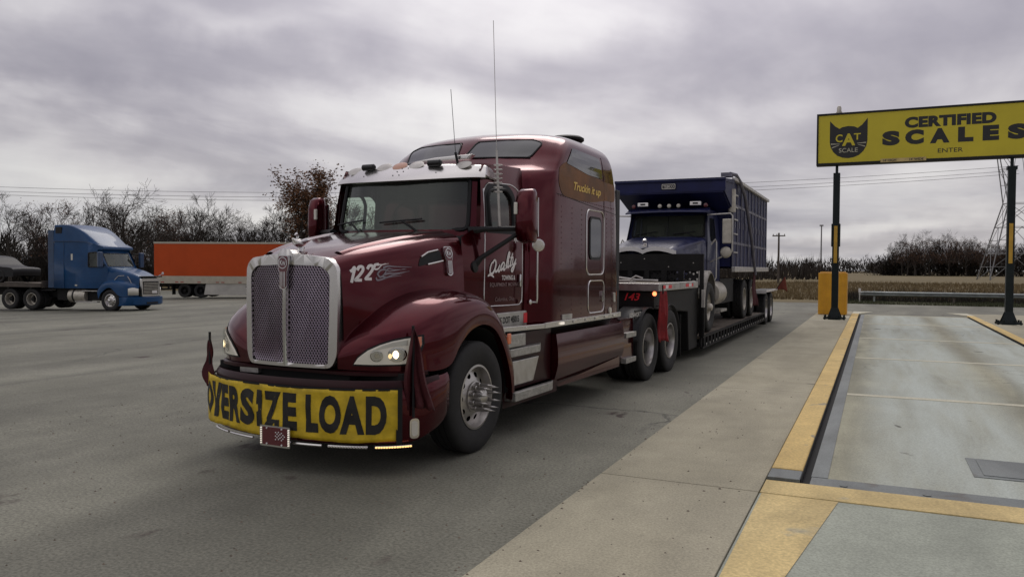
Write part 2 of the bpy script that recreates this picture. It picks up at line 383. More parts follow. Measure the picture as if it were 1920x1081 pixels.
# ================================================================== ground materials
def gmat(name, c_lo, c_hi, rough, fine=60, finestr=.35, blotch=None, blotch_col=None, streak=None, tracks=None, cracks=None, bump=.25):
    m = bpy.data.materials.new(name); m.use_nodes = True; MATS[name] = m; t = m.node_tree; b = t.nodes['Principled BSDF']; lk = t.links.new
    co = t.nodes.new('ShaderNodeTexCoord').outputs['Object']
    def noise(sc_, det=6, rg=.6, dist=0, scale=(1, 1, 1), rot=0, loc=(0, 0, 0)):
        mp = t.nodes.new('ShaderNodeMapping'); lk(co, mp.inputs[0]); mp.inputs['Scale'].default_value = scale; mp.inputs['Rotation'].default_value = (0, 0, rot); mp.inputs['Location'].default_value = loc
        n = t.nodes.new('ShaderNodeTexNoise'); lk(mp.outputs[0], n.inputs['Vector']); n.inputs['Scale'].default_value = sc_; n.inputs['Detail'].default_value = det; n.inputs['Roughness'].default_value = rg; n.inputs['Distortion'].default_value = dist
        return n.outputs['Fac']
    def rmp(f, a, bb, ca=(0, 0, 0), cb=(1, 1, 1)):
        r = t.nodes.new('ShaderNodeValToRGB'); e = r.color_ramp.elements; e[0].position = a; e[1].position = bb; e[0].color = (*ca, 1); e[1].color = (*cb, 1); lk(f, r.inputs[0]); return r.outputs[0]
    def mix(f, a, bb, mode='MIX'):
        x = t.nodes.new('ShaderNodeMix'); x.data_type = 'RGBA'; x.blend_type = mode
        for i, v in ((0, f), (6, a), (7, bb)):
            if isinstance(v, (int, float)): x.inputs[i].default_value = v
            elif isinstance(v, tuple): x.inputs[i].default_value = (*v, 1)
            else: lk(v, x.inputs[i])
        return x.outputs[2]
    col = rmp(noise(.35, 8, .6, .4), .3, .7, c_lo, c_hi)
    col = mix(.35, col, rmp(noise(2.2, 8, .65), .3, .7, (.7, .7, .7), (1.25, 1.25, 1.25)), 'MULTIPLY')
    if streak:
        col = mix(streak[2], col, rmp(noise(streak[0], 6, .6, .8, (1, streak[1], 1), streak[3]), .42, .62, (.62, .62, .62), (1.3, 1.3, 1.28)), 'MULTIPLY')
    if tracks:
        sp = t.nodes.new('ShaderNodeSeparateXYZ'); lk(co, sp.inputs[0])
        tot = None
        for cx, wd in tracks[0]:
            a = t.nodes.new('ShaderNodeMath'); a.operation = 'SUBTRACT'; lk(sp.outputs[0], a.inputs[0]); a.inputs[1].default_value = cx
            a2 = t.nodes.new('ShaderNodeMath'); a2.operation = 'ABSOLUTE'; lk(a.outputs[0], a2.inputs[0])
            r = t.nodes.new('ShaderNodeMapRange'); r.interpolation_type = 'SMOOTHSTEP'; lk(a2.outputs[0], r.inputs[0]); r.inputs[1].default_value = wd; r.inputs[2].default_value = wd*.45; r.inputs[3].default_value = 0; r.inputs[4].default_value = 1
            if tot is None: tot = r.outputs[0]
            else:
                q = t.nodes.new('ShaderNodeMath'); q.operation = 'MAXIMUM'; lk(tot, q.inputs[0]); lk(r.outputs[0], q.inputs[1]); tot = q.outputs[0]
        f = t.nodes.new('ShaderNodeMath'); f.operation = 'MULTIPLY'; lk(tot, f.inputs[0]); lk(rmp(noise(1.0, 6, .6, .3, (2.2, .25, 1)), .3, .62, (.35, .35, .35), (1, 1, 1)), f.inputs[1])
        col = mix(f.outputs[0], col, tracks[1])
    if blotch:
        mk = rmp(noise(blotch[0], 3, .5, .25, (1, blotch[3] if len(blotch) > 3 else 1, 1), .5), blotch[1], blotch[2])
        col = mix(mk, col, blotch_col)
    if cracks:
        vo = t.nodes.new('ShaderNodeTexVoronoi'); vo.feature = 'DISTANCE_TO_EDGE'; vo.inputs['Scale'].default_value = cracks[0]
        mp = t.nodes.new('ShaderNodeMapping'); lk(co, mp.inputs[0]); 
        nz = t.nodes.new('ShaderNodeTexNoise'); nz.inputs['Scale'].default_value = 1.2; nz.inputs['Detail'].default_value = 6; lk(co, nz.inputs['Vector'])
        ad = t.nodes.new('ShaderNodeVectorMath'); ad.operation = 'ADD'; lk(co, ad.inputs[0]); 
        s2 = t.nodes.new('ShaderNodeVectorMath'); s2.operation = 'SCALE'; lk(nz.outputs['Color'], s2.inputs[0]); s2.inputs['Scale'].default_value = 1.2; lk(s2.outputs[0], ad.inputs[1]); lk(ad.outputs[0], vo.inputs['Vector'])
        cm = rmp(vo.outputs['Distance'], 0.0, cracks[1], (1, 1, 1), (0, 0, 0))
        mm = t.nodes.new('ShaderNodeMath'); mm.operation = 'MULTIPLY'; lk(cm, mm.inputs[0]); lk(rmp(noise(.25, 4, .6, 0, (1, 1, 1), 0, (9, 3, 0)), .52, .6), mm.inputs[1])
        m3 = t.nodes.new('ShaderNodeMath'); m3.operation = 'MULTIPLY'; lk(mm.outputs[0], m3.inputs[0]); m3.inputs[1].default_value = .7
        col = mix(m3.outputs[0], col, (.03, .03, .028))
    grain = noise(fine, 3, .7)
    col = mix(finestr, col, rmp(grain, .36, .64, (.45, .45, .45), (1.55, 1.55, 1.55)), 'MULTIPLY')
    lk(col, b.inputs['Base Color']); b.inputs['Roughness'].default_value = rough; b.inputs['Specular IOR Level'].default_value = .3
    bp = t.nodes.new('ShaderNodeBump'); bp.inputs['Strength'].default_value = bump; bp.inputs['Distance'].default_value = .01; lk(grain, bp.inputs['Height']); lk(bp.outputs[0], b.inputs['Normal'])
    return m
gmat('asphalt', (.130, .128, .101), (.190, .187, .151), .8, 42, .55, (1.9, .69, .74, .45), (.06, .044, .038), (.45, .2, .5, .35), None, (.16, .008), .5)
gmat('concrete', (.285, .262, .19), (.375, .347, .26), .85, 60, .35, (1.8, .70, .75), (.16, .145, .11), (1.0, .25, .25, 0), bump=.25)
gmat('scale_concrete', (.22, .215, .155), (.31, .30, .22), .75, 60, .3, (2.3, .70, .74), (.10, .10, .085), (1.2, .16, .6, 0), ([(0.75, 1.05), (2.75, 1.0)], (.39, .425, .385)), (.45, .006), .2)
gmat('apron_concrete', (.262, .282, .232), (.35, .37, .312), .8, 60, .32, (2.3, .71, .75), (.08, .08, .07), (1.2, .3, .3, 0), bump=.2)
gmat('curb_yellow', (.53, .37, .13), (.62, .45, .17), .7, 45, .3, (2.6, .645, .69), (.30, .25, .16), (1.5, .3, .3, 0), bump=.15)
gmat('faded_yellow', (.49, .37, .16), (.58, .455, .22), .75, 45, .3, (2.0, .63, .70), (.33, .31, .23), (1.5, .4, .4, 0), bump=.15)
gmat('line_cream', (.44, .42, .32), (.52, .50, .39), .75, 45, .25, (2.4, .6, .72), (.27, .25, .18), bump=.15)
gmat('steel_plate', (.10, .115, .115), (.16, .175, .17), .5, 70, .3, (2, .66, .74), (.08, .06, .04), (2, .2, .5, 0), bump=.2)
gmat('field', (.105, .085, .04), (.175, .132, .062), .95, 3.0, .4, (.05, .55, .66), (.16, .125, .06), (.03, 6, .4, 0), bump=.5)
gmat('verge', (.055, .06, .03), (.10, .092, .05), .95, 12, .4, (.8, .6, .7), (.14, .11, .06), bump=.5)
# ================================================================== ground, lot, scale
def gz(x, y):
    t = max(0.0, -x-7.0)
    return -0.0168*t*min(1, t/4.0) if t < 44 else -0.74
def sheet(name, m, xs, ys, dz, keep=lambda x, y: True):
    g = G(); V = {}
    for i, x in enumerate(xs):
        for j, y in enumerate(ys): V[i, j] = g.v((x, y, gz(x, y)+dz))
    for i in range(len(xs)-1):
        for j in range(len(ys)-1):
            if keep((xs[i]+xs[i+1])/2, (ys[j]+ys[j+1])/2): g.face((V[i, j], V[i+1, j], V[i+1, j+1], V[i, j+1]))
    return tag(g.build(name, m, ang=60, flip=False), kind='structure')
xs = [-1500, -700, -300, -150]+[-100+2*k for k in range(48)]+[0, 5, 20, 50, 150, 400, 900, 1500]
ys = [-60, -20, 0, 20, 45, 62, 90, 150, 300, 600, 1000, 1600]
sheet('field', 'field', xs, ys, -.03)
xa = [-95]+[-90+2*k for k in range(45)]+[-.535, 3.225, 15, 30, 60]
sheet('parking_lot', 'asphalt', xa, [-40, -10, 0, 6.845, 10, 15, 20, 25, 30, 34.15, 40, 44.9, 50, 58], 0.0, lambda x, y: (y < 45 or x < -16) and not (-.5 < x < 3.2 and 6.85 < y < 34.1))
g = G()                                                # grassy verge under the guardrail
n_ = 26; random.seed(5)
edge = [(-1.2+k*1.7, 44.9+random.uniform(-.25, .25)+(.0 if k else .3)) for k in range(n_)]
A = [g.v((x, y, .006)) for x, y in edge]; B = [g.v((x-.3, 51.5+random.uniform(-.8, .8), .012)) for x, y in edge]
for k in range(n_-1): g.face((A[k], A[k+1], B[k+1], B[k]))
tag(g.build('grass_verge', 'verge', ang=0, flip=False), kind='structure')
g = G()                                                # concrete island, slab by slab with open joints
for y0, y1 in ((-6, .94), (.94, 6.44), (6.44, 11.94), (11.94, 17.4), (17.4, 22.9), (22.9, 28.4), (28.4, 36.4)):
    g.box(-2.1+.006, -.8, y0+.007, y1-.007, -.1, .018)
tag(g.build('sidewalk', 'concrete', ang=0, bevel=.006), kind='structure')
g = G(); g.box(3.47, 7.2, 6.0, 36.6, -.1, .018); tag(g.build('sidewalk', 'concrete', ang=0), kind='structure')
g = G(); g.box(-.79, 4.2, -6, 6.425, -.1, .012); tag(g.build('scale_approach', 'apron_concrete', ang=0), kind='structure')
g = G(); g.pts([(-.775, 6.42, .0165), (-.775, 2.0, .0165), (-.72, 2.0, .0165), (-.56, 3.9, .0165), (-.43, 4.75, .0165), (-.22, 6.42, .0165)])
tag(g.build('painted_corner', 'faded_yellow', ang=0, flip=False), kind='structure')
g = G(); g.box(-.79, 4.2, 6.432, 6.84, -.1, .02); tag(g.build('painted_strip', 'faded_yellow', ang=0, bevel=.005), kind='structure')
g = G(); g.box(-.455, 3.17, 7.14, 34.0, -.08, .004); tag(g.build('scale_deck', 'scale_concrete', ang=0), kind='structure')
g = G(); g.box(-.455, 4.2, 6.846, 6.985, -.1, .012); g.box(-.455, 4.2, 7.0, 7.13, -.1, .008)
g.box(-.46, -.33, 7.14, 34.0, -.06, .010)
for xx in (-.2, .4, 1.3, 2.2): g.cyl((xx, 6.92, .012), (xx, 6.92, .018), .03, seg=12)
tag(g.build('scale_edge', 'steel_plate', ang=0), kind='structure')
g = G()
for y, w_ in ((12.15, .17), (17.3, .17), (22.35, .22), (28.45, .24), (33.9, .25)): g.box(-.325, 3.16, y-w_/2, y+w_/2, -.01, .0085)
tag(g.build('painted_line', 'line_cream', ang=0), kind='structure')
g = G(); g.box(.80, 1.65, 7.75, 8.5, -.02, .010); tag(g.build('hatch_frame', 'steel_plate', ang=0), kind='structure')
g = G(); g.box(.88, 1.57, 7.82, 8.43, -.02, .015); tag(g.build('scale_hatch', 'steel_plate', ang=0), kind='structure')
g = G(); g.box(-.53, 3.22, 6.85, 34.15, -.25, -.15); g.box(-.523, -.456, 6.86, 34.1, -.149, -.02); g.box(3.171, 3.213, 8, 34.1, -.149, -.02); g.box(-.529, -.524, 6.9, 34.1, -.149, .036); g.box(3.214, 3.219, 8, 34.1, -.149, .036)  # pit floor, plus black strips painting shade into the gaps and curb sides
tag(g.build('scale_pit_shade', 'black_matte', ang=0), kind='structure')
def curb(x0, x1, ys_, name, label):
    t = thing(name, label, 'curb', ((x0+x1)/2, ys_[0], 0)); w_ = (x1-x0)/2
    for i in range(len(ys_)-1):
        g = G(); a, b = ys_[i]-ys_[0]+.006, ys_[i+1]-ys_[0]-.006
        g.box(-w_, w_, a, b, -.15, .05); g.build('curb_block', 'curb_yellow', t, ang=0, bevel=.012)
    L_ = ys_[-1]-ys_[0]; g = G(); a = 1 if x0 < 0 else -1
    v = [g.v(p) for p in ((-w_, L_, .05), (w_, L_, .05), (w_+.5*(a > 0), L_+2.6, .006), (-w_-.5*(a < 0), L_+2.6, .006), (-w_, L_, -.1), (w_, L_, -.1), (w_+.5*(a > 0), L_+2.6, -.1), (-w_-.5*(a < 0), L_+2.6, -.1))]
    for f in ((0, 1, 2, 3), (4, 7, 6, 5), (0, 4, 5, 1), (1, 5, 6, 2), (2, 6, 7, 3), (3, 7, 4, 0)): g.face([v[i] for i in f])
    g.build('end_wedge', 'line_cream', t, ang=0)
    return t
t = curb(-.785, -.53, [7.16, 13.2, 20.3, 27.6, 34.0], 'curb', 'long yellow curb between the pale concrete walkway and the scale deck')
g = G(); g.box(-.1275, .1275, -.31, -.006, -.15, .045); g.build('steel_cap', 'steel_plate', t, ang=0, bevel=.006)
curb(3.22, 3.46, [8, 15, 22, 29, 34.6], 'curb', 'yellow curb on the far side of the scale, leading to the second sign post')
g = G(); g.box(-2.05, -.95, 29.3, 29.55, .018, .0225); g.box(3.6, 5.0, 29.6, 29.85, .018, .0225); g.box(-1.5, -.82, 31.2, 32.6, .018, .0225)
tag(g.build('painted_footing', 'line_cream', ang=0), kind='structure')
# ================================================================== the scale sign and its posts
SY = 29.94
t = thing('overhead_sign', 'long yellow overhead sign reading CERTIFIED SCALES with a black cat head', 'sign', (1.35, SY, 5.42))
def sx_(x): return x-1.35
g = G(); g.box(sx_(-1.87), sx_(4.6), -.02, .34, .06, 1.71); g.build('sign_face', 'sign_yellow', t, ang=0)
g = G(); g.box(sx_(-1.93), sx_(4.66), -.05, .37, 1.71, 1.78); g.box(sx_(-1.93), sx_(4.66), -.05, .37, -.02, .06)
g.box(sx_(-1.93), sx_(-1.87), -.05, .37, .06, 1.71); g.box(sx_(4.6), sx_(4.66), -.05, .37, .06, 1.71); g.build('sign_frame', 'black', t, ang=0, bevel=.012)
sf = lambda a, b: Vector((sx_(a), -.0245, b-5.42))
g = G(); lettering(g, 'CERTIFIED', .84, 3.50, 6.53, 6.90, sf, bold=.06, spacing=1.06); g.build('sign_text', 'sign_ink', t, ang=0)
g = G()
for ch, a, b in (('S', .16, .70), ('C', .86, 1.42), ('A', 1.60, 2.18), ('L', 2.42, 2.86), ('E', 3.12, 3.58), ('S', 3.82, 4.36)):
    lettering(g, ch, a, b, 5.98, 6.47, sf, bold=.075)
g.build('sign_text', 'sign_ink', t, ang=0)
g = G(); lettering(g, 'ENTER', 1.84, 2.57, 5.66, 5.80, sf, bold=.004); g.build('sign_text', 'sign_ink', t, ang=0)
cat = [(-1.5, 6.93), (-1.33, 6.74), (-1.19, 6.645), (-1.1, 6.70), (-.9, 6.725), (-.72, 6.70), (-.61, 6.645), (-.47, 6.75), (-.30, 6.97),
       (-.30, 6.2), (-.33, 6.02), (-.42, 5.85), (-.55, 5.72), (-.72, 5.645), (-.9, 5.62), (-1.08, 5.645), (-1.25, 5.72), (-1.38, 5.85), (-1.47, 6.02), (-1.5, 6.2)]
g = G(); g.holes(cat, [], sf); em = g.build('cat_emblem', 'sign_ink', t, ang=0)
sf2 = lambda a, b: Vector((sx_(a), -.029, b-5.42))
g = G(); lettering(g, 'C', -1.31, -1.09, 6.18, 6.45, sf2, bold=.02); lettering(g, 'A', -1.10, -.68, 6.05, 6.47, sf2, bold=.04); lettering(g, 'T', -.73, -.51, 6.24, 6.46, sf2, bold=.02)
g.build('emblem_text', 'sign_yellow', em, ang=0)
g = G(); lettering(g, 'SCALE', -1.2, -.6, 5.82, 5.97, sf2, bold=.003)
for sgn in (-1, 1):
    for (a0, b0, a1, b1) in ((.27, 6.12, .56, 6.13), (.30, 6.08, .53, 6.0)):
        q = [(-.9+sgn*a0, b0+.006), (-.9+sgn*a1, b1+.018), (-.9+sgn*a1, b1-.018), (-.9+sgn*a0, b0-.006)]
        g.pts([sf2(*p) for p in q])
g.build('emblem_text', 'line_cream', em, ang=0)
g = G(); g.box(sx_(.12), sx_(1.5), -.062, -.05, .0, .12); hp = g.build('clearance_plate', 'faded_yellow', t, ang=0)
g = G(); sf3 = lambda a, b: Vector((sx_(a), -.066, b-5.42))
lettering(g, "14' HIGH", .2, .60, 5.44, 5.52, sf3, bold=.02); lettering(g, "14' WIDE", 1.0, 1.42, 5.44, 5.52, sf3, bold=.02); g.build('plate_text', 'sign_ink', hp, ang=0)
g = G(); g.cyl((sx_(-1.22), .15, 1.78), (sx_(-1.22), .15, 1.84), .1); g.lathe([(.075, 0), (.075, .14), (.05, .2), (0, .22)], Matrix.Translation((sx_(-1.22), .15, 1.84)) @ Matrix.Rotation(R_(-90), 4, 'Y'), 16)
g.build('photocell', 'dusty_alu', t)
def post(x, label, ret):
    t = thing('sign_post', label, 'post', (x, SY, .02), 0, 'posts under the overhead sign')
    g = G(); g.box(-.11, .11, .05, .27, .1, 5.12); g.box(-.045, .045, .1, .22, 5.12, 5.40); 
    for s in (-1, 1): g.box(s*.125-.02, s*.125+.02, .03, .29, 2.55 if ret else 5.0, 3.35 if ret else 5.12)
    g.build('post_shaft', 'post_green', t, ang=0, bevel=.012)
    g = G(); g.box(-.2, .2, -.02, .34, .0, .05)
    for sx in (-1, 1):
        for q in (0, .32): g.pts([(sx*.11, .16, .42), (sx*.24, q, .05), (sx*.11, q, .05)])
    g.pts([(-.11, .05, .42), (.11, .05, .42), (.24, -.05, .05), (-.24, -.05, .05)]); g.pts([(-.11, .27, .42), (.11, .27, .42), (.24, .37, .05), (-.24, .37, .05)])
    g.box(-.36, .36, -.1, -.03, .02, .075); g.box(-.36, .36, .35, .42, .02, .075)
    for xx in (-.31, -.15, .15, .31):
        for yy in (-.065, .385): g.cyl((xx, yy, .0), (xx, yy, .15), .03, seg=8)
    g.build('base_plate', 'post_green', t, ang=0)
    g = G(); g.box(-.055, .055, .035, .048, 1.98, 3.27); g.build('reflector_strip', 'post_yellow', t, ang=0)
    return t
post(-1.26, 'dark green sign post in front of the yellow plastic barrier, yellow strip halfway up', True)
post(3.98, 'dark green sign post on the right by the lattice tower, yellow strip halfway up', False)
# yellow ribbed plastic post guard behind the first post
t = thing('post_guard', 'tall orange-yellow ribbed plastic barrier standing behind the sign post', 'barrier', (-1.48, 33.7, .02))
g = G(); out = []
for k in range(40):
    x = -.52+1.04*k/39; out.append((x, .45 - (.04 if (k//3) % 2 else 0)))
poly = [(-.52, -.45)]+[(-.52+1.04*k/12, -.45-(.035 if k % 4 in (1, 2) else 0)) for k in range(1, 12)]+[(.52, -.45)]+out[::-1]
g.prism(poly, lambda a, b, c: Vector((a, b, c)), 0, 1.62); g.build('guard_body', 'plastic_yellow', t, ang=0, bevel=.02)
g = G(); g.box(-.46, .46, -.4, .4, 1.62, 1.66); g.build('guard_cap', 'plastic_yellow', t, ang=0, bevel=.015)
# guardrail: W-beam on posts
t = thing('guardrail', 'long galvanised guardrail along the grass at the edge of the lot', 'guardrail', (-.5, 47.2, 0))
prof = [(-.0, .60), (-.05, .585), (-.08, .555), (-.08, .53), (-.02, .495), (-.02, .47), (-.08, .435), (-.08, .41), (-.05, .38), (0, .365)]
g = G(); g.grid([[Vector((x, y+.05, z)) for y, z in prof] for x in [k*2.0 for k in range(28)]]); g.build('rail_beam', 'galvanised', t, ang=25, solid=.006)
g = G(); g.grid([[Vector((-.28+.28*k/5, y*(.4+.6*k/5)+.05+.25*(1-k/5)**2, .475+(z-.475)*(.75+.25*k/5))) for y, z in prof] for k in range(6)]); g.build('rail_end', 'galvanised', t, ang=25, solid=.006)
for k in range(14): g = G(); g.box(.5+k*3.8-.05, .5+k*3.8+.05, .07, .2, -.1, .64); g.build('rail_post', 'pole_wood' if k % 2 else 'galvanised', t, ang=0)
t = thing('marker_post', 'small white marker post at the left end of the guardrail', 'marker', (-.72, 46.9, 0))
g = G(); g.box(-.03, .03, -.01, .01, 0, .78); g.build('stake', 'trailer_white', t, ang=0); g = G(); g.box(-.06, .06, -.02, -.012, .55, .76); g.build('reflector', 'white_paint', t, ang=0)
# ================================================================== poles, tower and wires
t = thing('utility_pole', 'wooden utility pole with a crossarm out in the dry field', 'utility pole', (-11.4, 108.4, 0))
g = G(); g.tube([(0, 0, -.2), (0, 0, 6.5)], [.16, .11], 10); g.build('pole', 'pole_wood', t)
g = G(); g.box(-.8, .8, -.07, .07, 6.05, 6.19); 
for s in (-.7, -.25, .7): g.cyl((s, 0, 6.19), (s, 0, 6.36), .05, seg=8)
g.build('crossarm', 'pole_wood', t, ang=0)
t = thing('light_pole', 'thin tall light pole rising above the far tree line', 'light pole', (-19, 330, 0))
g = G(); g.tube([(0, 0, -.2), (0, 0, 18.6)], [.3, .22], 8); g.build('pole', 'tower_steel', t); g = G(); g.box(-.7, .7, -.3, .3, 18.6, 19.1); g.build('lamp_head', 'tower_steel', t, ang=0)
TX, TY = 24.4, 176.0
t = thing('transmission_tower', 'steel lattice power line tower behind the second sign post', 'pylon', (TX, TY, 0), R_(8))
lv = [(0, 5.6), (5, 4.4), (10, 3.2), (14.5, 2.1)]
def strut(g, a, b, r=.05): g.tube([a, b], r, 4)
cor = lambda w_, z: [Vector((sx*w_, sy*w_*.8, z)) for sx, sy in ((-1, -1), (1, -1), (1, 1), (-1, 1))]
gl = [G() for k in range(4)]
for i in range(len(lv)-1):
    A, B = cor(lv[i][1], lv[i][0]), cor(lv[i+1][1], lv[i+1][0])
    for k in range(4): strut(gl[k], A[k], B[k], .11)
for q in gl: q.build('tower_leg', 'tower_steel', t, ang=0)
g = G()
for i in range(len(lv)-1):
    A, B = cor(lv[i][1], lv[i][0]), cor(lv[i+1][1], lv[i+1][0])
    for k in range(4):
        k2 = (k+1) % 4; strut(g, B[k], B[k2]); M_ = (A[k]+A[k2])/2; Mb = (B[k]+B[k2])/2
        if i < 2:
            strut(g, A[k], Mb); strut(g, A[k2], Mb); strut(g, (A[k]*.5+B[k]*.5), (A[k]*.5+Mb*.5), .05); strut(g, (A[k2]*.5+B[k2]*.5), (A[k2]*.5+Mb*.5), .05)
        else: strut(g, A[k], B[k2]); strut(g, A[k2], B[k])
g.build('cross_bracing', 'tower_steel', t, ang=0)
g = G()
for s in (-1, 1):
    for q in (-1, 1):
        strut(g, (s*2.1, q*1.6, 14.5), (s*3.8, q*.6, 25.5), .1); strut(g, (s*.5, q*.8, 25.5), (s*2.1, q*1.6, 14.5)); strut(g, (s*2.6, q*1.3, 18), (s*1.6, q*1.3, 18)); strut(g, (s*1.6, q*1.3, 18), (s*3.1, q*.9, 21)); strut(g, (s*3.1, q*.9, 21), (s*1.1, q, 21)); strut(g, (s*1.1, q, 21), (s*3.8, q*.6, 25.5))
for q in (-.5, .5):
    strut(g, (-8, q*.4, 25.7), (8, q*.4, 25.7), .11); strut(g, (-6, q, 26.6), (6, q, 26.6), .11)
    for k in range(9): strut(g, (-8+k*2, q*.4, 25.7), (-6.5+k*1.6, q, 26.6)); 
g.build('tower_head', 'tower_steel', t, ang=0)
for s in (-6.5, 0, 6.5): g = G(); g.tube([(s, 0, 25.6), (s, 0, 23.4)], .09, 6); g.build('insulator_string', 'tower_steel', t, ang=0)
wires = ((0.0, 0.0), (-.8, .4), (-1.5, -.3))
for dz, dy in wires:
    g = G(); P = []
    x0, y0, x1, y1 = -168.6, 87.8, 24.4, 176.0
    for k in range(61):
        u = k/60; P.append((x0+(x1-x0)*u, y0+dy+(y1-y0)*u, 15.6+3.0*(u*2.105-.7)**2+dz))
    g.tube(P, .03, 4); o = g.build('power_line', 'wire', ang=0)
    tag(o, 'thin overhead power line running from the pylon past the bare trees', 'wire', 'three power lines strung across the sky')
# ================================================================== wheels
MX = Matrix.Rotation(math.pi, 4, 'Z')
def tyre_geo(R=.53, W=.29, rim=.292, seg=64):
    h = W/2; p = [(rim, -h*.78), (rim+.03, -h*.92), (R*.78, -h*1.06), (R*.90, -h*1.04), (R*.965, -h*.94), (R*.985, -h*.86)]
    nr = 4
    for k in range(nr):
        a = -h*.82+2*h*.82*k/nr; b = -h*.82+2*h*.82*(k+1)/nr
        p += [(R, a+.008), (R, b-.008)]
        if k < nr-1: p += [(R-.013, b-.004), (R-.013, b+.004)]
    p += [(R*.985, h*.86), (R*.965, h*.94), (R*.90, h*1.04), (R*.78, h*1.06), (rim+.03, h*.92), (rim, h*.78)]
    g = G(); g.lathe(p, None, seg); return g
def rim_front(rim=.292, h=.145):
    # outer face of a steer wheel: bead lip, dished disc with ten hand holes, flat hub mounting ring
    g = G(); g.lathe([(rim+.012, h*.80), (rim+.016, h*.92), (rim-.004, h*.94), (rim-.022, h*.6), (rim-.03, h*.42)], None, 64)
    def dish(r): return h*.42+(.05)*(1-min(1, max(0, (r-.12)/(rim-.03-.12))))
    hl = []
    for k in range(10):
        a = 2*math.pi*k/10; c, s = math.cos(a), math.sin(a); r0 = .212
        hl.append([((r0+.026*math.cos(q))*c-(.033*math.sin(q))*s, (r0+.026*math.cos(q))*s+(.033*math.sin(q))*c) for q in [2*math.pi*j/14 for j in range(14)]])
    g.holes(circ(0, 0, rim-.03, 64), hl+[circ(0, 0, .1, 32)], lambda a, b: Vector((dish(math.hypot(a, b)), a, b)), [-.13, -.065, 0, .065, .13], [-.13, -.065, 0, .065, .13])
    return g
def barrel(rim=.292, h=.145, back=-.12):
    g = G(); g.lathe([(rim-.002, h*.55), (rim-.02, -.02), (rim-.03, back), (.1, back-.01), (0, back-.01)], None, 40); return g
def steer_wheel(parent, x, y, z, side, R=.53, spikes=True, rimmat='rim_alloy', W=.29):
    w_ = barrel().build('wheel', 'frame_black', parent, loc=(x, y, z)); w_.rotation_euler = (0, 0, 0 if side > 0 else math.pi)
    tyre_geo(R, W).build('tyre', 'rubber', w_, ang=30)
    rim_front().build('rim', rimmat, w_, ang=30);
    g = G(); g.lathe([(.135, .095), (.15, .10), (.15, .118), (.128, .125), (.085, .13), (.082, .19), (.07, .215), (.028, .235), (0, .238)], None, 40); g.build('hub_cap', rimmat, w_, ang=30)
    g = G()
    for k in range(10):
        a = 2*math.pi*(k+.5)/10; c, s = .118*math.cos(a), .118*math.sin(a)
        if spikes: g.lathe([(.024, .112), (.022, .145), (.0215, .165), (.016, .17), (.019, .19), (.012, .25), (.0, .335)], Matrix.Translation((0, c, s)), 12)
        else: g.lathe([(.018, .11), (.018, .15), (0, .155)], Matrix.Translation((0, c, s)), 8)
    g.build('lug_nut', rimmat, w_, ang=40)
    return w_
def drive_wheel(parent, x, y, z, side, R=.53, rimmat='rim_alloy', hubmat='frame_black'):
    # a dual pair: two tyres, the outer rim dished deep inwards
    g = G(); g.lathe([(.15, -.10), (.15, -.075), (.11, -.07), (.1, .06), (.09, .08), (0, .085)], None, 28)
    for k in range(10): a = 2*math.pi*k/10; g.lathe([(.02, -.1), (.02, -.04), (0, -.035)], Matrix.Translation((0, .165*math.cos(a), .165*math.sin(a))), 8)
    w_ = g.build('wheel', hubmat, parent, ang=35, loc=(x, y, z)); w_.rotation_euler = (0, 0, 0 if side > 0 else math.pi)
    g = tyre_geo(R, .27, .29, 56); g2 = tyre_geo(R, .27, .29, 40)
    for v in g2.bm.verts: v.co.x -= .33
    g.add(g2); g2.bm.free(); g.build('tyre', 'rubber', w_, ang=30)
    g = G(); g.lathe([(.30, .108), (.304, .125), (.284, .127), (.27, .09), (.262, -.02), (.25, -.075), (.20, -.095), (.12, -.10)], None, 56)
    g.build('rim', rimmat, w_, ang=30)
    return w_
# ================================================================== the maroon road tractor
K = thing('semi_truck', 'maroon sleeper semi truck with chrome grille, lettered door and spiked wheel nuts', 'truck', (-4.6203, 6.7389, 0), R_(-2))
# ---- hood
hr = [[(0, -1.20, 1.862), (0, -.92, 1.945), (0, -.5, 2.03), (0, -.1, 2.09), (0, .24, 2.128)],
      [(.24, -1.198, 1.845), (.29, -.91, 1.935), (.35, -.49, 2.022), (.40, -.08, 2.085), (.44, .25, 2.125)],
      [(.43, -1.18, 1.812), (.53, -.88, 1.902), (.63, -.47, 1.992), (.70, -.04, 2.068), (.73, .25, 2.10)],
      [(.508, -1.168, 1.735), (.63, -.86, 1.83), (.745, -.45, 1.918), (.82, -.02, 1.995), (.855, .24, 2.035)],
      [(.53, -1.16, 1.52), (.665, -.84, 1.63), (.79, -.43, 1.73), (.872, 0, 1.80), (.905, .235, 1.84)],
      [(.54, -1.155, 1.2), (.685, -.83, 1.3), (.81, -.42, 1.4), (.90, 0, 1.45), (.93, .23, 1.45)],
      [(.545, -1.15, .87), (.69, -.82, .95), (.815, -.42, 1.0), (.905, 0, 1.05), (.935, .23, 1.05)]]
H_ = surf([[Vector(p) for p in r] for r in hr], 7, 5)
g = G(); g.grid(H_); g.grid(mirx(H_)); hood = g.build('hood', 'maroon', K, ang=70, merge=.0005)
hb = bvh_of(hood)
# raised crease along the hood top
for s in (-1, 1):
    g = G(); f = projector(hb, lambda a, b: (a, b, 3), (0, 0, -1), .0)
    rows = []
    for k in range(15):
        t_ = k/14; y = -1.05+1.27*t_; x = s*(.40+.26*t_); rows.append([f(x-.05, y), f(x-.018, y)+Vector((0, 0, .016)), f(x+.018, y)+Vector((0, 0, .016)), f(x+.05, y)])
    g.grid(rows); g.build('hood_crease', 'maroon', hood, ang=60)
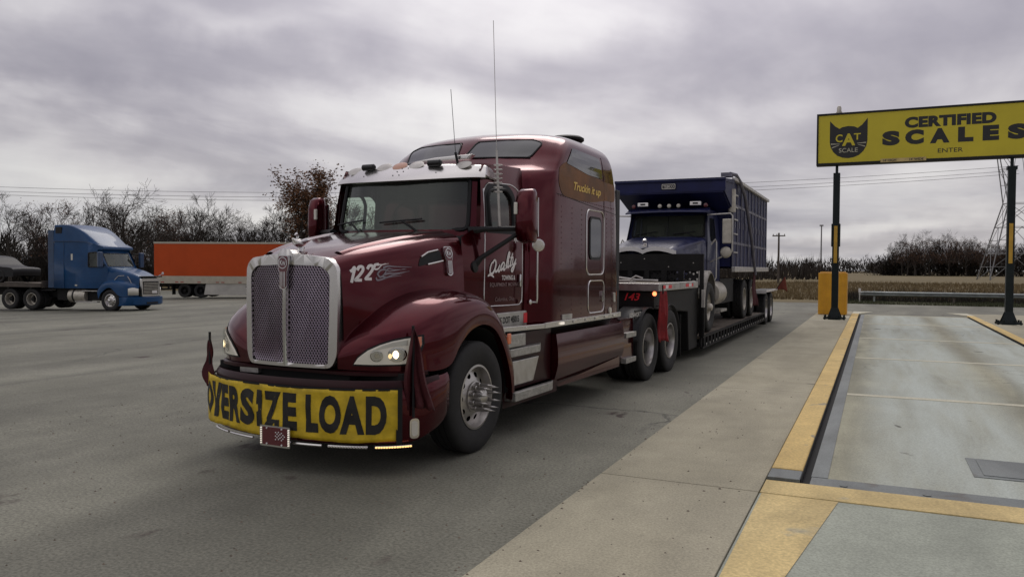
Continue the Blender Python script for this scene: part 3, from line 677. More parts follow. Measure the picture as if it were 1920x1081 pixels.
# ---- fenders
cols = [  # inner top, ridge, lower edge
    ((.44, -1.08, 1.16), (.50, -1.185, 1.04), (.50, -1.185, .885)),
    ((.50, -1.02, 1.24), (.74, -1.13, 1.135), (.74, -1.135, .88)),
    ((.56, -.92, 1.34), (.95, -1.01, 1.18), (.955, -1.02, .875)),
    ((.62, -.80, 1.43), (1.09, -.86, 1.22), (1.10, -.87, .87)),
    ((.68, -.65, 1.50), (1.165, -.66, 1.285), (1.18, -.67, .86)),
    ((.73, -.48, 1.545), (1.195, -.46, 1.345), (1.215, -.49, .90)),
    ((.78, -.28, 1.565), (1.205, -.25, 1.395), (1.225, -.35, 1.055)),
    ((.83, -.05, 1.565), (1.21, -.03, 1.415), (1.225, -.14, 1.18)),
    ((.87, .15, 1.53), (1.21, .17, 1.40), (1.225, .12, 1.215)),
    ((.90, .32, 1.45), (1.21, .36, 1.32), (1.225, .36, 1.13)),
    ((.92, .47, 1.30), (1.205, .52, 1.18), (1.225, .54, .93)),
    ((.94, .58, 1.05), (1.20, .66, .98), (1.225, .65, .72)),
    ((.95, .66, .75), (1.20, .77, .74), (1.22, .71, .55)),
    ((.95, .70, .42), (1.19, .81, .43), (1.21, .73, .40))]
def fender(s):
    rows = [[], [], [], [], [], [], [], []]
    for inn, rid, low in cols:
        I, D, Lw = Vector(inn), Vector(rid), Vector(low); Cc = Vector((D.x-.06, (I.y+D.y)/2, max(I.z, D.z)+.01)) if I.z-D.z < .3 else Vector((D.x, I.y*.5+D.y*.5, I.z))
        Cc.z = I.z*.55+D.z*.45+.045
        for k in range(5): t_ = k/4; rows[k].append(I*(1-t_)**2+Cc*2*t_*(1-t_)+D*t_*t_)
        bul = Vector((.018, 0, 0)) if D.y > -.8 else Vector((.008, -.012, 0))
        rows[5].append(D.lerp(Lw, .45)+bul); rows[6].append(Lw); rows[7].append(Lw+Vector((-.07, .03 if Lw.y < -.6 else 0, .006)))
    top = surf(rows[:7], 5, 3); lip = surf([rows[6], rows[7]], 5, 1)
    if s < 0: top, lip = mirx(top), mirx(lip)
    g = G(); g.grid(top); g.grid(lip); o = g.build('fender', 'maroon', K, ang=55, merge=.0005)
    g = G(); A = []                                       # dark liner over the wheel
    for k in range(17):
        a = math.pi*(-.03+1.06*k/16); A.append((-.66*math.cos(a)+.06, .53+.66*math.sin(a)*1.0))
    g.grid([[Vector((s*x, y, z)) for x in (1.17, .45)] for y, z in A]); g.build('wheel_liner', 'black_matte', o, ang=40)
    return o
fn = fender(1); ff = fender(-1)
def headlight(s, lit, fo):
    fb = bvh_of(fo); pr = lambda off: projector(fb, lambda a, b: (s*a, -3.0, b), (0, 1, 0), off)
    out = [(.66, .937), (.70, .99), (.78, 1.055), (.87, 1.10), (.95, 1.13), (1.03, 1.15), (1.115, 1.165), (1.12, 1.10), (1.10, 1.0), (1.075, .945), (1.0, .937), (.83, .935)]
    cc = [.7+.06*k for k in range(8)]; cb = [.97+.05*k for k in range(4)]
    g = G(); o2 = [(.645, .922), (.69, 1.0), (.775, 1.07), (.865, 1.115), (.95, 1.147), (1.03, 1.167), (1.128, 1.182), (1.135, 1.1), (1.115, .99), (1.085, .925), (1.0, .922), (.83, .92)]
    g.holes(o2, [], pr(.006), cc, cb); h = g.build('headlight', 'black', K, ang=60)
    g = G(); g.holes(out, [], pr(.012), cc, cb); g.build('reflector', 'lamp_glow', h, ang=60)
    p2 = pr(.016)
    g = G(); q = [(.80, 1.045), (.88, 1.09), (.95, 1.118), (1.05, 1.14), (1.05, 1.095), (.95, 1.085), (.86, 1.06)]; g.holes(q, [], p2, cc, cb); g.build('turn_lamp', 'lens_clear', h, ang=60)
    for cx, cz, r, m in ((.845, 1.01, .048, 'lamp_house'), (.985, 1.02, .062, 'lamp_house')):
        g = G(); g.holes(circ(cx, cz, r, 28), [circ(cx, cz, r*.82, 28)], pr(.022), cc, cb); g.build('lamp_ring', 'chrome', h, ang=60)
        g = G(); lit_ = lit and cx > .9
        c0 = pr(.018)(cx, cz)
        g.holes(circ(cx, cz, r*.8, 28), [], pr(.017), cc, cb); g.build('lamp_bowl', 'satin_chrome' if cx > .9 else 'lens_clear', h, ang=60)
        if cx > .9:
            g = G(); g.holes(circ(cx-.008, cz, r*.3, 16, r*.52), [], pr(.024), cc, cb); g.build('lamp_bulb', 'bulb_warm' if lit else 'bulb_dim', h, ang=60)
            g = G(); g.holes(circ(cx-.045, cz-.012, r*.22, 12, r*.35), [], pr(.024), cc, cb); g.build('lamp_bulb', 'bulb_dim', h, ang=60)
        else:
            g = G(); g.holes(circ(cx+.004, cz+.004, r*.42, 16), [], pr(.026), cc, cb); g.build('lamp_bulb', 'chrome', h, ang=60)
    g = G(); g.holes([(1.075, 1.158), (1.115, 1.165), (1.12, 1.10), (1.10, 1.01), (1.085, 1.06)], [], pr(.017), cc, cb); g.build('side_marker', 'amber_lens', h, ang=60)
    g = G(); g.holes(out, [], pr(.034), cc, cb); g.build('lens', 'clear_lens', h, ang=60)
headlight(1, True, fn); headlight(-1, True, ff)
# fender-side amber marker at the rear of the wheel arch
g = G(); g.box(1.205, 1.225, .615, .69, .98, 1.09); g.build('side_marker', 'amber_lens', K, bevel=.01)
# ---- grille
def gu(x): return -1.245+.24*x*x
def gfn(off=0): return lambda a, b: Vector((a, gu(a)-off, b))
oL = [(-.485, .868), (.485, .868), (.535, 1.0), (.545, 1.5), (.535, 1.76), (.45, 1.835), (.2, 1.86), (.085, 1.868), (.05, 1.91), (-.05, 1.91), (-.085, 1.868), (-.2, 1.86), (-.45, 1.835), (-.535, 1.76), (-.545, 1.5), (-.535, 1.0)]
oL = roundpoly([(a*.955, max(b, .89)) for a, b in oL], .085, 5)
iL = [(-.425, .905), (-.018, .9), (-.028, 1.775), (-.38, 1.765), (-.468, 1.70), (-.462, 1.3), (-.45, .93)]; iL = roundpoly([(a*.955, max(b, .922)) for a, b in iL], .045, 4); iR = [(-a, b) for a, b in iL][::-1]
g = G(); cc = [-.4+.1*k for k in range(9)]
b1 = G(); b1.holes(oL, [iL, iR], gfn(.03), cc); b2 = G(); b2.holes(oL, [iL, iR], gfn(-.07), cc)
g.add(b1); g.add(b2); b1.bm.free(); b2.bm.free()
for loop in (oL, iL, iR):
    A = [g.v(gfn(.03)(*p)) for p in loop]; B = [g.v(gfn(-.07)(*p)) for p in loop]; n = len(loop)
    for i in range(n): g.face((A[i], A[(i+1) % n], B[(i+1) % n], B[i]))
gr = g.build('grille_surround', 'satin_chrome', K, ang=35, merge=.0004, bevel=.012)
g = G(); g.tube([gfn(.028)(0, .9), gfn(.04)(0, 1.3), gfn(.034)(0, 1.75)], .02, 10); g.build('centre_bar', 'chrome', gr)
g = G(); g.holes(roundpoly([(-.45, .905), (.45, .905), (.46, 1.77), (-.46, 1.77)], .03), [], gfn(-.03), cc); g.build('grille_backing', 'black_matte', gr)
def inside(P, x, y):
    c = False; n = len(P)
    for i in range(n):
        x1, y1 = P[i]; x2, y2 = P[(i+1) % n]
        if (y1 > y) != (y2 > y) and x < (x2-x1)*(y-y1)/(y2-y1)+x1: c = not c
    return c
for loop in (iL, iR):
    g = G(); sp = .027; xs_ = [p[0] for p in loop]; x0, x1 = min(xs_), max(xs_)
    for sg in (-1, 1):
        k = -80
        while k < 140:
            run = []; base = x0+k*sp; m_ = 60
            for i in range(m_+1):
                z = .88+.9*i/m_; x = base+sg*(z-.88)*.62
                if inside(loop, x, z): run.append((x, z))
                else:
                    if len(run) > 1: g.tube([gfn(.006+.003*sg)(*run[0]), gfn(.006+.003*sg)(*run[len(run)//2]), gfn(.006+.003*sg)(*run[-1])], .0042, 3, cap=False)
                    run = []
            if len(run) > 1: g.tube([gfn(.006)(*run[0]), gfn(.006)(*run[-1])], .0042, 3, cap=False)
            k += 1
    g.build('grille_mesh', 'mesh_wire', gr, ang=0, flip=False)
# emblem on the crown: ringed disc over a short striped shield
def emblem(fn_, cx, cz, par, s=1.0, sx=1.0):
    P = lambda a, b, o=0: fn_(cx+a*s*sx, cz+b*s, o)
    body = roundpoly([(-.062, .075), (.062, .075), (.072, .0), (.06, -.06), (.047, -.09), (.047, -.24), (.0, -.265), (-.047, -.24), (-.047, -.09), (-.06, -.06), (-.072, 0)], .02)
    g = G(); g.prism(body, lambda a, b, t: P(a, b, t), .0, .024); e = g.build('hood_badge', 'chrome', par, ang=30)
    g = G(); g.prism([(a*.86, b*.93-.004) for a, b in body], lambda a, b, t: P(a, b, t), .022, .028); g.build('badge_enamel', 'badge_red', e, ang=30)
    g = G(); g.holes(circ(0, .0, .056, 28), [circ(0, 0, .049, 28)], lambda a, b: P(a, b, .031)); 
    for k in range(4): x = -.027+.018*k; g.holes(rrect(x-.004, x+.004, -.235, -.085, .002, 1), [], lambda a, b: P(a, b, .031))
    lettering(g, 'K', -.035, -.002, -.022, .026, lambda a, b: P(a, b, .031), bold=.02); lettering(g, 'W', -.005, .038, -.026, .016, lambda a, b: P(a, b, .031), bold=.02)
    g.build('badge_lettering', 'chrome', e, ang=0); return e
emblem(lambda a, b, o: Vector((a, gu(a)-.035-o, b)), 0, 1.79, K, .9)
# swan ornament on the hood
t = G(); t.tube([(0, -1.08, 1.89), (0, -1.07, 1.935)], [.035, .028], 12); t.tube([(0, -1.02, 1.965), (0, -1.09, 1.96), (0, -1.15, 1.975), (0, -1.185, 2.005)], [.012, .038, .03, .008], 10)
t.tube([(0, -1.1, 1.97), (0, -1.125, 2.0), (0, -1.115, 2.03), (0, -1.135, 2.045), (0, -1.16, 2.035)], [.018, .014, .013, .016, .004], 8)
for s in (-1, 1): t.tube([(s*.02, -1.1, 1.975), (s*.05, -1.06, 1.99), (s*.055, -1.0, 2.0)], [.012, .022, .004], 8)
t.build('hood_ornament', 'satin_chrome', K)
# lower hood lip and dark gap above the bumper
g = G(); rows = []
for k in range(25):
    x = -1.17+2.34*k/24; ax = abs(x); u = -1.185+.05*max(0, ax-.5)**2*4 if ax < .75 else -1.135+(ax-.75)**2*1.9
    rows.append([Vector((x, u+.02, .875)), Vector((x, u-.012, .865)), Vector((x, u-.012, .84)), Vector((x, u+.12, .83))])
g.grid(rows); g.build('hood_lip', 'maroon_flat', K, ang=40)
g = G(); g.box(-1.05, 1.05, -1.02, -.6, .55, .86); g.box(-.6, .6, -1.15, -1.0, .6, .86); g.build('radiator_box', 'black_matte', K, ang=0)
g = G(); g.box(-.62, -.40, -1.19, -1.15, .795, .845, ); g.build('tow_plate', 'lamp_white' if False else 'aluminium', K, ang=0)
# ---- bumper: bows forward in the middle, wraps round to the wheel
bp_ = [(0, -1.375), (.35, -1.35), (.7, -1.265), (.95, -1.14), (1.1, -1.0), (1.19, -.82), (1.215, -.62), (1.21, -.53)]
bc = [Vector((p[0], p[1], 0)) for p in catmull([(*p, 0) for p in bp_], 6)]
def bsec(p, i, n):
    t_ = max(0, (i/n-.55)/.45); zt = .79+.035*t_; zb = .275+.215*t_**1.3
    d = Vector((p.x*.35, p.y+.3, 0)).normalized() if t_ < .4 else Vector((.9, -.3, 0)).normalized()
    return [p-d*.10+Vector((0, 0, zt)), p-d*.02+Vector((0, 0, zt+.005)), p+Vector((0, 0, zt-.02)), p+d*.012+Vector((0, 0, (zt+zb)/2+.1)), p+d*.006+Vector((0, 0, zb+.04)), p-d*.015+Vector((0, 0, zb)), p-d*.10+Vector((0, 0, zb))]
rows = [bsec(p, i, len(bc)-1) for i, p in enumerate(bc)]
g = G(); g.grid(rows); g.grid(mirx(rows)); bumper = g.build('bumper', 'maroon', K, ang=40, merge=.0005)
g = G(); rows2 = [[r[1]+Vector((0, 0, .012)), r[2]+Vector((0, -.006, .005)), r[2]+Vector((0, -.006, -.035))] for r in rows[:-8]]; g.grid(rows2); g.grid(mirx(rows2)); g.build('bumper_rail', 'maroon_flat', bumper, ang=40, merge=.0005)
# arc-length map of the bumper face for things tied to it
bl = [0.0]
for i in range(1, len(bc)): bl.append(bl[-1]+(bc[i]-bc[i-1]).length)
def bface(a, z, off=0.0):
    s = abs(a); i = 1
    while i < len(bl)-1 and bl[i] < s: i += 1
    t_ = (s-bl[i-1])/(bl[i]-bl[i-1]); p = bc[i-1].lerp(bc[i], t_); d = (bc[i]-bc[i-1]).normalized(); n = Vector((d.y, -d.x, 0)); p = p+n*off
    return Vector((math.copysign(p.x, a) if a else p.x, p.y, z))
# LED strips along the lower edge
for a0, a1, m in ((.92, 1.22, 'led_amber'), (.52, .86, 'led_amber'), (.18, .46, 'lamp_house'), (-.62, -.28, 'lamp_house'), (-.98, -.66, 'lamp_house')):
    g = G(); g.tube([bface(a0+(a1-a0)*k/5, .268-.012+.0*k, .012) for k in range(6)], .012, 6); ls = g.build('light_strip', 'satin_chrome', K)
    if m == 'led_amber':
        g = G(); n_ = 14
        for k in range(n_):
            c = bface(a0+(a1-a0)*(k+.5)/n_, .256, .024); g.box(c.x-.0065, c.x+.0065, c.y-.006, c.y+.008, c.z-.006, c.z+.006)
        g.build('led_row', 'led_amber' if a0 > .9 else 'lens_clear', ls, ang=0)
g = G()
# oval marker lamp on the bumper corner
for off, sc_, nm, m in ((.012, 1, 'corner_lamp', 'chrome'),):
    A = roundpoly([(-.042, -.085), (.042, -.085), (.042, .085), (-.042, .085)], .042, 6)
    g = G(); g.prism(A, lambda a, b, t: bface(1.245+a, .40+b, t), 0, .022); o = g.build(nm, m, K, ang=30)
    g = G(); g.prism([(a*.6, b*.74) for a, b in A], lambda a, b, t: bface(1.245+a, .40+b, t), .02, .026); g.build('corner_lens', 'lens_clear', o, ang=30)
# licence plate in a lit frame
P = lambda a, b, t: bface(.02+a, .305+b, .05+t)
g = G(); g.prism(rrect(-.165, .165, -.09, .09, .012), P, 0, .012); pl = g.build('licence_plate', 'chrome', K, ang=30)
g = G(); g.prism(rrect(-.135, .135, -.075, .078, .01), P, .010, .015); g.build('plate_face', 'badge_red', pl, ang=30)
g = G()
for s in (-1, 1):
    for k in range(8): g.prism(circ(s*.15, -.065+.0186*k, .0065, 8), P, .01, .018)
g.build('plate_studs', 'lamp_white', pl, ang=0)
g = G()
for k in range(7):
    for j in range(5):
        if (k+j) % 2 == 0 and 6.5-k > abs(j-2)*.6: x, y = .015+.016*k, -.022+.015*j+.004*math.sin(k); g.prism(rrect(x-.005, x+.005, y-.005, y+.005, .002, 1), P, .013, .018)
for s in (-.08, .08):
    for z in (-.066, .069): g.prism(circ(s, z, .008, 8), P, .012, .019)
g.build('plate_pattern', 'decal_white', pl, ang=0)
# ---- chassis, axles
g = G()
for s in (-1, 1): g.box(s*.43-.045, s*.43+.045, -.9, 7.5, .62, .92)
for y in (.3, 2.0, 3.6, 4.9, 6.2, 7.3): g.box(-.43, .43, y-.05, y+.05, .66, .88)
g.box(-.95, .95, -.08, .08, .44, .58); g.build('frame_rail', 'frame_black', K, ang=0)
g = G()
for y in (5.56, 6.81): g.cyl((-.9, y, .53), (.9, y, .53), .11, seg=14); g.lathe([(.0, -.26), (.2, -.2), (.24, 0), (.2, .2), (0, .26)], Matrix.Translation((0, y, .55)), 20)
g.build('axle', 'frame_black', K)
g = G(); g.box(-.45, .45, 5.4, 6.6, 1.03, 1.12); g.box(-.5, .5, 5.9, 6.9, .93, 1.03); g.build('fifth_wheel', 'frame_black', K, ang=0, bevel=.02)
g = G(); g.box(-.8, .8, .7, 4.6, .4, .62); g.box(-1.05, 1.05, .75, 4.2, .55, 1.1); g.build('underbody', 'black_matte', K, ang=0)
steer_wheel(K, 1.06, .02, .53, 1); steer_wheel(K, -1.06, .02, .53, -1)
for y in (5.56, 6.81):
    for s in (1, -1): drive_wheel(K, s*1.08, y, .53, s)
# quarter fenders over the drive wheels
for s in (1, -1):
    for y0, a0, a1 in ((5.56, 10, 110), (6.81, 70, 172)):
        g = G(); A = [(y0-.62*math.cos(R_(a)), .53+.62*math.sin(R_(a))) for a in [a0+(a1-a0)*k/14 for k in range(15)]]
        if a0 == 70: A = [(5.9, 1.155), (6.3, 1.155)]+A
        g.grid([[Vector((s*x, y, z)) for x in (.8, 1.22)] for y, z in A]); g.build('quarter_fender', 'black', K, ang=40, solid=.012)
g = G(); g.box(1.16, 1.175, 4.95, 5.32, 1.0, 1.13); pp = g.build('name_plate', 'black', K, ang=0)
g = G(); lettering(g, 'KENWORTH', 4.68, 5.29, 1.03, 1.10, lambda a, b: Vector((1.179, a, b)), bold=.02); g.build('plate_lettering', 'lamp_house', pp, ang=0)
for s in (1, -1): g = G(); g.box(s*.98-.25, s*.98+.25, 7.42, 7.435, .2, .95); g.build('mud_flap', 'black', K, ang=0)
# ---- cab shell
def cs(u, z):
    # half width of the cab side at station u (rearwards) and height z
    t_ = min(1, max(0, (u-.2)/1.2)); base = .875+.135*t_*(2-t_)*.95
    return base-.16*max(0, z-2.2)**1.6+.012*math.sin(min(1, max(0, (z-1.2)/1.0))*math.pi)
def side(s): return lambda a, b: Vector((s*cs(a, b), a, b))
win = roundpoly([(.70, 2.165), (1.16, 2.175), (1.17, 2.50), (1.06, 2.60), (.74, 2.565), (.685, 2.50)], .07)
outer = [(.235, 1.12), (1.5, 1.12), (1.5, 2.88), (.66, 2.84), (.60, 2.70), (.53, 2.2), (.235, 2.06)]
cu = [.35, .47, .6, .75, .9, 1.05, 1.2, 1.35]; cz = [1.3, 1.5, 1.7, 1.9, 2.1, 2.25, 2.4, 2.5, 2.6, 2.7, 2.8]
g = G()
winf = roundpoly([(.70, 2.165), (1.37, 2.175), (1.38, 2.52), (1.26, 2.60), (.74, 2.565), (.685, 2.50)], .07)
for s in (1, -1): g.holes(outer, [win if s > 0 else winf], side(s), cu, cz)
# roof of the cab
def roof(x, u): return 2.80+.13*min(1, max(0, (u-.62)/.7))**.6-.08*(abs(x)/.92)**4
rows = []
for k in range(11):
    u = .62+.95*k/10; r = [Vector((-cs(u, 2.8)*1.0, u, 2.78))]
    for j in range(13): x = (-1+2*j/12); r.append(Vector((x*(cs(u, 2.84)-.015), u-.0, roof(x*.9, u))))
    r.append(Vector((cs(u, 2.8), u, 2.78))); rows.append(r)
g.grid(rows)
# front frame round the windscreen
def wsf(x, z):
    # windscreen surface: bowed in plan, leaning back
    return .285+.235*(abs(x)/.86)**2.2+.13*max(0, (z-2.12)/.6)
def wmap(a, b): w_ = .80+.10*(1-(b-2.1)/.8); return Vector((a, wsf(a, b), b))
wout = [(-.885, 1.95), (.885, 1.95), (.88, 2.2), (.845, 2.70), (.84, 2.735), (-.84, 2.735), (-.845, 2.70), (-.88, 2.2)]
whole = roundpoly([(-.815, 2.145), (.815, 2.145), (.785, 2.70), (-.785, 2.70)], .07)
wc = [-.8+.1*k for k in range(17)]
g.holes(wout, [whole], wmap, wc, [2.3, 2.5, 2.7])
cab = g.build('cab', 'maroon', K, ang=50, merge=.002)
g = G(); g.holes(whole, [], lambda a, b: wmap(a*1.01, b)+Vector((0, .012, 0)), wc, [2.3, 2.5]); ws = g.build('windscreen', 'windscreen', cab, ang=60)
g = G(); 
L1 = [wmap(a, b)+Vector((0, -.008, 0)) for a, b in whole]; g.tube(L1, .022, 6, closed=True); g.build('windscreen_seal', 'black', cab)
for s in (1, -1):
    wn_ = win if s > 0 else winf; g = G(); g.holes(wn_, [], lambda a, b: side(s)(a, b)-Vector((s*.012, 0, 0)), cu, cz); g.build('side_window', 'side_glass', cab, ang=60)
    g = G(); g.tube([side(s)(a, b)+Vector((s*.003, 0, 0)) for a, b in win], .02, 6, closed=True); g.build('window_seal', 'black', cab)
# dark door-glass surround
for s in (1, -1):
    dark = roundpoly([(.615, 2.12), (.64, 2.57), (.70, 2.63), (1.12, 2.655), (1.24, 2.56), (1.26, 2.16), (1.2, 2.12)], .06)
    g = G(); g.holes(dark if s > 0 else rrect(.6, 1.44, 2.11, 2.66, .07), [win if s > 0 else winf], lambda a, b: side(s)(a, b)+Vector((s*.004, 0, 0)), cu, cz); g.build('window_surround', 'black', cab, ang=60)
# interior
g = G(); g.box(-.84, .84, .45, .62, 1.5, 2.1); g.box(-.8, .8, .35, .5, 1.5, 2.08); g.build('dashboard', 'interior', cab, bevel=.04)
g = G(); g.box(-1, 1, 3.2, 3.25, 1.1, 3.0); g.box(-.9, .9, .5, 3.2, 1.1, 1.2); g.box(-.9, .9, .75, 3.2, 2.74, 2.76); g.build('cab_lining', 'interior', cab, ang=0)
for s in (1, -1):
    g = G(); g.box(s*.47-.25, s*.47+.25, .95, 1.45, 1.4, 1.62); g.box(s*.47-.24, s*.47+.24, 1.4, 1.56, 1.6, 2.32); g.box(s*.47-.13, s*.47+.13, 1.42, 1.52, 2.34, 2.55); g.build('cab_seat', 'interior_tan', cab, bevel=.05)
g = G(); W_ = Matrix.Translation((.47, .72, 2.0)) @ Matrix.Rotation(R_(35), 4, 'X'); g.tube([W_ @ Vector((.23*math.cos(a), .23*math.sin(a), 0)) for a in [2*math.pi*k/24 for k in range(24)]], .016, 6, closed=True); g.tube([W_ @ Vector((-.22, 0, 0)), W_ @ Vector((.22, 0, 0))], .014, 6); g.build('steering_wheel', 'black', cab)
# cowl panel between hood and door is part of the shell; wipers
for cx, d in ((.12, 1), (-.62, 1)):
    g = G(); f = lambda a, b: wmap(a, b)+Vector((0, -.03, 0))
    g.tube([f(cx-.25+.5*k/6, 2.225+.03*k/6) for k in range(7)], .010, 6); g.tube([f(cx+.22, 2.12), f(cx+.03, 2.235)], .011, 6); g.build('wiper', 'black', cab)
# ---- visor with lamps
def vis(x, t_):
    # t_ 0 at the lower lip, 1 at the upper edge against the roof
    q = abs(x)/.93; u0, z0 = .34+.26*q**1.8, 2.662+.04*q*q-.015*q**6; u1, z1 = .56+.14*q**2, 2.845-.025*q**3
    return Vector((x*(1-.05*t_), u0+(u1-u0)*t_, z0+(z1-z0)*(t_**.85)))
rows = [[vis(-.95+1.9*j/24, k/6) for j in range(25)] for k in range(7)]
e = [vis(-.95+1.9*j/24, 0)+Vector((0, .012, -.012)) for j in range(25)]
g = G(); g.grid([e]+rows+[[p+Vector((0, .18, .015)) for p in rows[-1]]])
for s in (-1, 1):
    A = [vis(s*.95, k/6) for k in range(7)]; B = [Vector((p.x, p.y+.25, p.z-.05)) for p in A]; B[0] = Vector((A[0].x-.03*s, A[0].y+.2, A[0].z)); g.grid([A, B])
vz = g.build('sun_visor', 'satin_chrome', K, ang=40, merge=.001, solid=.006)
g = G(); g.grid([[vis(-.93+1.86*j/24, 0)+Vector((0, .015, -.016)) for j in range(25)], [wmap((-.93+1.86*j/24)*.9, 2.66)+Vector((0, .03, -.02)) for j in range(25)]]); g.build('visor_underside', 'black', vz)
g = G()
for x in (-.66, -.1, .1, .66): pass
for x, t_ in ((-.05, .28), (.03, .28), (-.03, .52), (.05, .52), (0.0, .75), (.08, .75), (.45, .35), (.5, .6), (-.5, .35), (-.45, .6)): p = vis(x, t_); g.tube([p, p+Vector((0, -.006, .004))], .007, 6)
g.build('visor_rivet', 'black', vz)
for x in (-.76, -.28, -.06, .16, .72):
    p = vis(x, 1)+Vector((0, .0, -.012)); g = G(); g.lathe([(0, 0), (.06, .004), (.068, .012), (.05, .018), (0, .02)], Matrix.Translation(p+Vector((0, -.01, 0))) @ Matrix.Rotation(R_(42), 4, 'X') @ Matrix.Rotation(R_(-90), 4, 'Y'), 20)
    for v in g.bm.verts: v.co.x = p.x+(v.co.x-p.x)*1.35
    g.build('cab_marker', 'cab_lens' if abs(x+.06) < .05 else 'pale_steel', vz)
for x in (-.50, .40):
    p = vis(x, .85)+Vector((0, -.02, .03)); g = G(); g.tube([p+Vector((-.085, 0, 0)), p+Vector((-.07, 0, 0)), p+Vector((.07, 0, 0)), p+Vector((.085, 0, 0))], [.02, .036, .036, .02], 12); g.build('visor_lamp', 'black_gloss', vz)
g = G(); p = vis(.62, 1)+Vector((0, .1, .06)); q = [(-.62, 0), (.1, .0), (.16, .05), (-.3, .035)]; g.prism(q, lambda a, b, t: Vector((p.x+a, p.y+t, p.z+b)), -.03, .06); g.build('air_horn_cover', 'satin_chrome', vz, bevel=.01)
# ---- door: seam trim, handle, lettering
dr = roundpoly([(.585, 1.36), (1.36, 1.355), (1.37, 2.60), (1.20, 2.665), (.70, 2.64), (.62, 2.55)], .11)
for s in (1, -1):
    S_ = side(s); o_ = lambda a, b, k=.005: S_(a, b)+Vector((s*k, 0, 0))
    g = G(); g.tube([o_(a, b, .002) for a, b in catmull([(*p, 0) for p in dr+[dr[0]]], 2) for a, b in [(a_.x, a_.y) for a_ in [Vector((a, b))]]] if False else [o_(p.x, p.y, .002) for p in catmull([(*q, 0) for q in dr+[dr[0]]], 2)], .0065, 5)
    g.build('door_trim', 'satin_chrome' if s > 0 else 'maroon_flat', cab)
    g = G(); g.box(-.012, .012, -.02, .02, -.07, .07); d = g.build('door_handle', 'chrome', cab, bevel=.01); d.location = o_(1.28, 1.62, .02)
S_ = lambda a, b: side(1)(a, b)+Vector((.006, 0, 0))
g = G(); f = S_
def qs(pts, wd, ox, oy, sc_=1.0): stroke(g, [(ox+(x*1.5+.34*y)*sc_, oy+y*sc_) for x, y in pts], wd, f)
th = lambda w0, w1=None: (lambda t_: (w0+( (w1 or w0)-w0)*t_)*(.55+.45*math.sin(math.pi*min(1, max(0, t_*.9+.05)))))
ox, oy = .64, 1.69; rise = lambda x: oy+(x-ox)*.19
def word(letters, x, sc_):
    for pts_l, adv in letters:
        for p in pts_l: qs(p, th(.0125), x, rise(x), sc_)
        x += adv*sc_*1.5
    return x
Q_ = [[(.62, 1.95), (.28, 1.55), (.22, .7), (.42, .12), (.78, .2), (1.0, .8), (1.0, 1.6), (.75, 2.05), (.5, 1.9), (.5, 1.6)], [(.05, -.25), (.35, -.05), (.65, -.1), (1.1, -.42)]]
u_ = [[(.0, 1.0), (-.03, .35), (.15, .05), (.42, .35), (.55, 1.0)], [(.55, 1.0), (.5, .3), (.62, .05), (.78, .3)]]
a_ = [[(.55, .95), (.25, .98), (.05, .5), (.15, .05), (.42, .3), (.58, .95)], [(.58, .95), (.52, .25), (.66, .05), (.82, .3)]]
l_ = [[(.0, .3), (.3, 1.3), (.32, 2.1), (.16, 2.0), (.1, .9), (.16, .1), (.36, .3)]]
i_ = [[(.0, .95), (-.02, .25), (.1, .05), (.28, .3)], [(.05, 1.38), (.09, 1.48)]]
t2 = [[(.12, 1.85), (.05, .8), (.08, .12), (.3, .3)], [(-.12, 1.2), (.4, 1.28)]]
y_ = [[(.0, 1.0), (.0, .4), (.18, .15), (.42, .5), (.52, 1.0)], [(.52, 1.0), (.42, -.2), (.2, -.72), (.0, -.5), (.3, .0), (.7, .4)]]
x = word([(Q_, 1.12)], ox, .072); x = word([(u_, .82), (a_, .85), (l_, .42), (i_, .36), (t2, .42), (y_, .8)], x+.005, .080)
qt = g.build('door_script', 'decal_white', cab, ang=0)
g = G(); lettering(g, 'TOWING &', .90, 1.18, 1.628, 1.68, S_, bold=.02, cuts=4); g.build('door_lettering', 'decal_white', cab, ang=0)
g = G(); lettering(g, 'EQUIPMENT MOVING', .68, 1.27, 1.555, 1.602, S_, bold=.01, cuts=6); g.build('door_lettering', 'decal_dim', cab, ang=0)
g = G(); lettering(g, 'Columbus, Ohio', .78, 1.17, 1.40, 1.45, S_, shear=.2, cuts=4); g.build('door_lettering', 'decal_dim', cab, ang=0)
g = G(); lettering(g, 'Ryder', 1.16, 1.30, 2.03, 2.10, S_, bold=.03, shear=.3, cuts=3); g.build('door_lettering', 'decal_white', cab, ang=0)
# aluminium sill below the door with raised registration letters
g = G(); g.box(1.0, 1.035, .6, 1.48, 1.12, 1.285); sill = g.build('sill_plate', 'aluminium', K, ang=0, bevel=.008)
g = G(); lettering(g, 'US DOT 45015', .74, 1.24, 1.17, 1.24, lambda a, b: Vector((1.039, a, b)), bold=.015); g.build('sill_lettering', 'frame_black', sill, ang=0)
g = G(); g.box(1.034, 1.041, 1.36, 1.45, 1.15, 1.26); g.build('warning_sticker', 'decal_red', sill, ang=0)
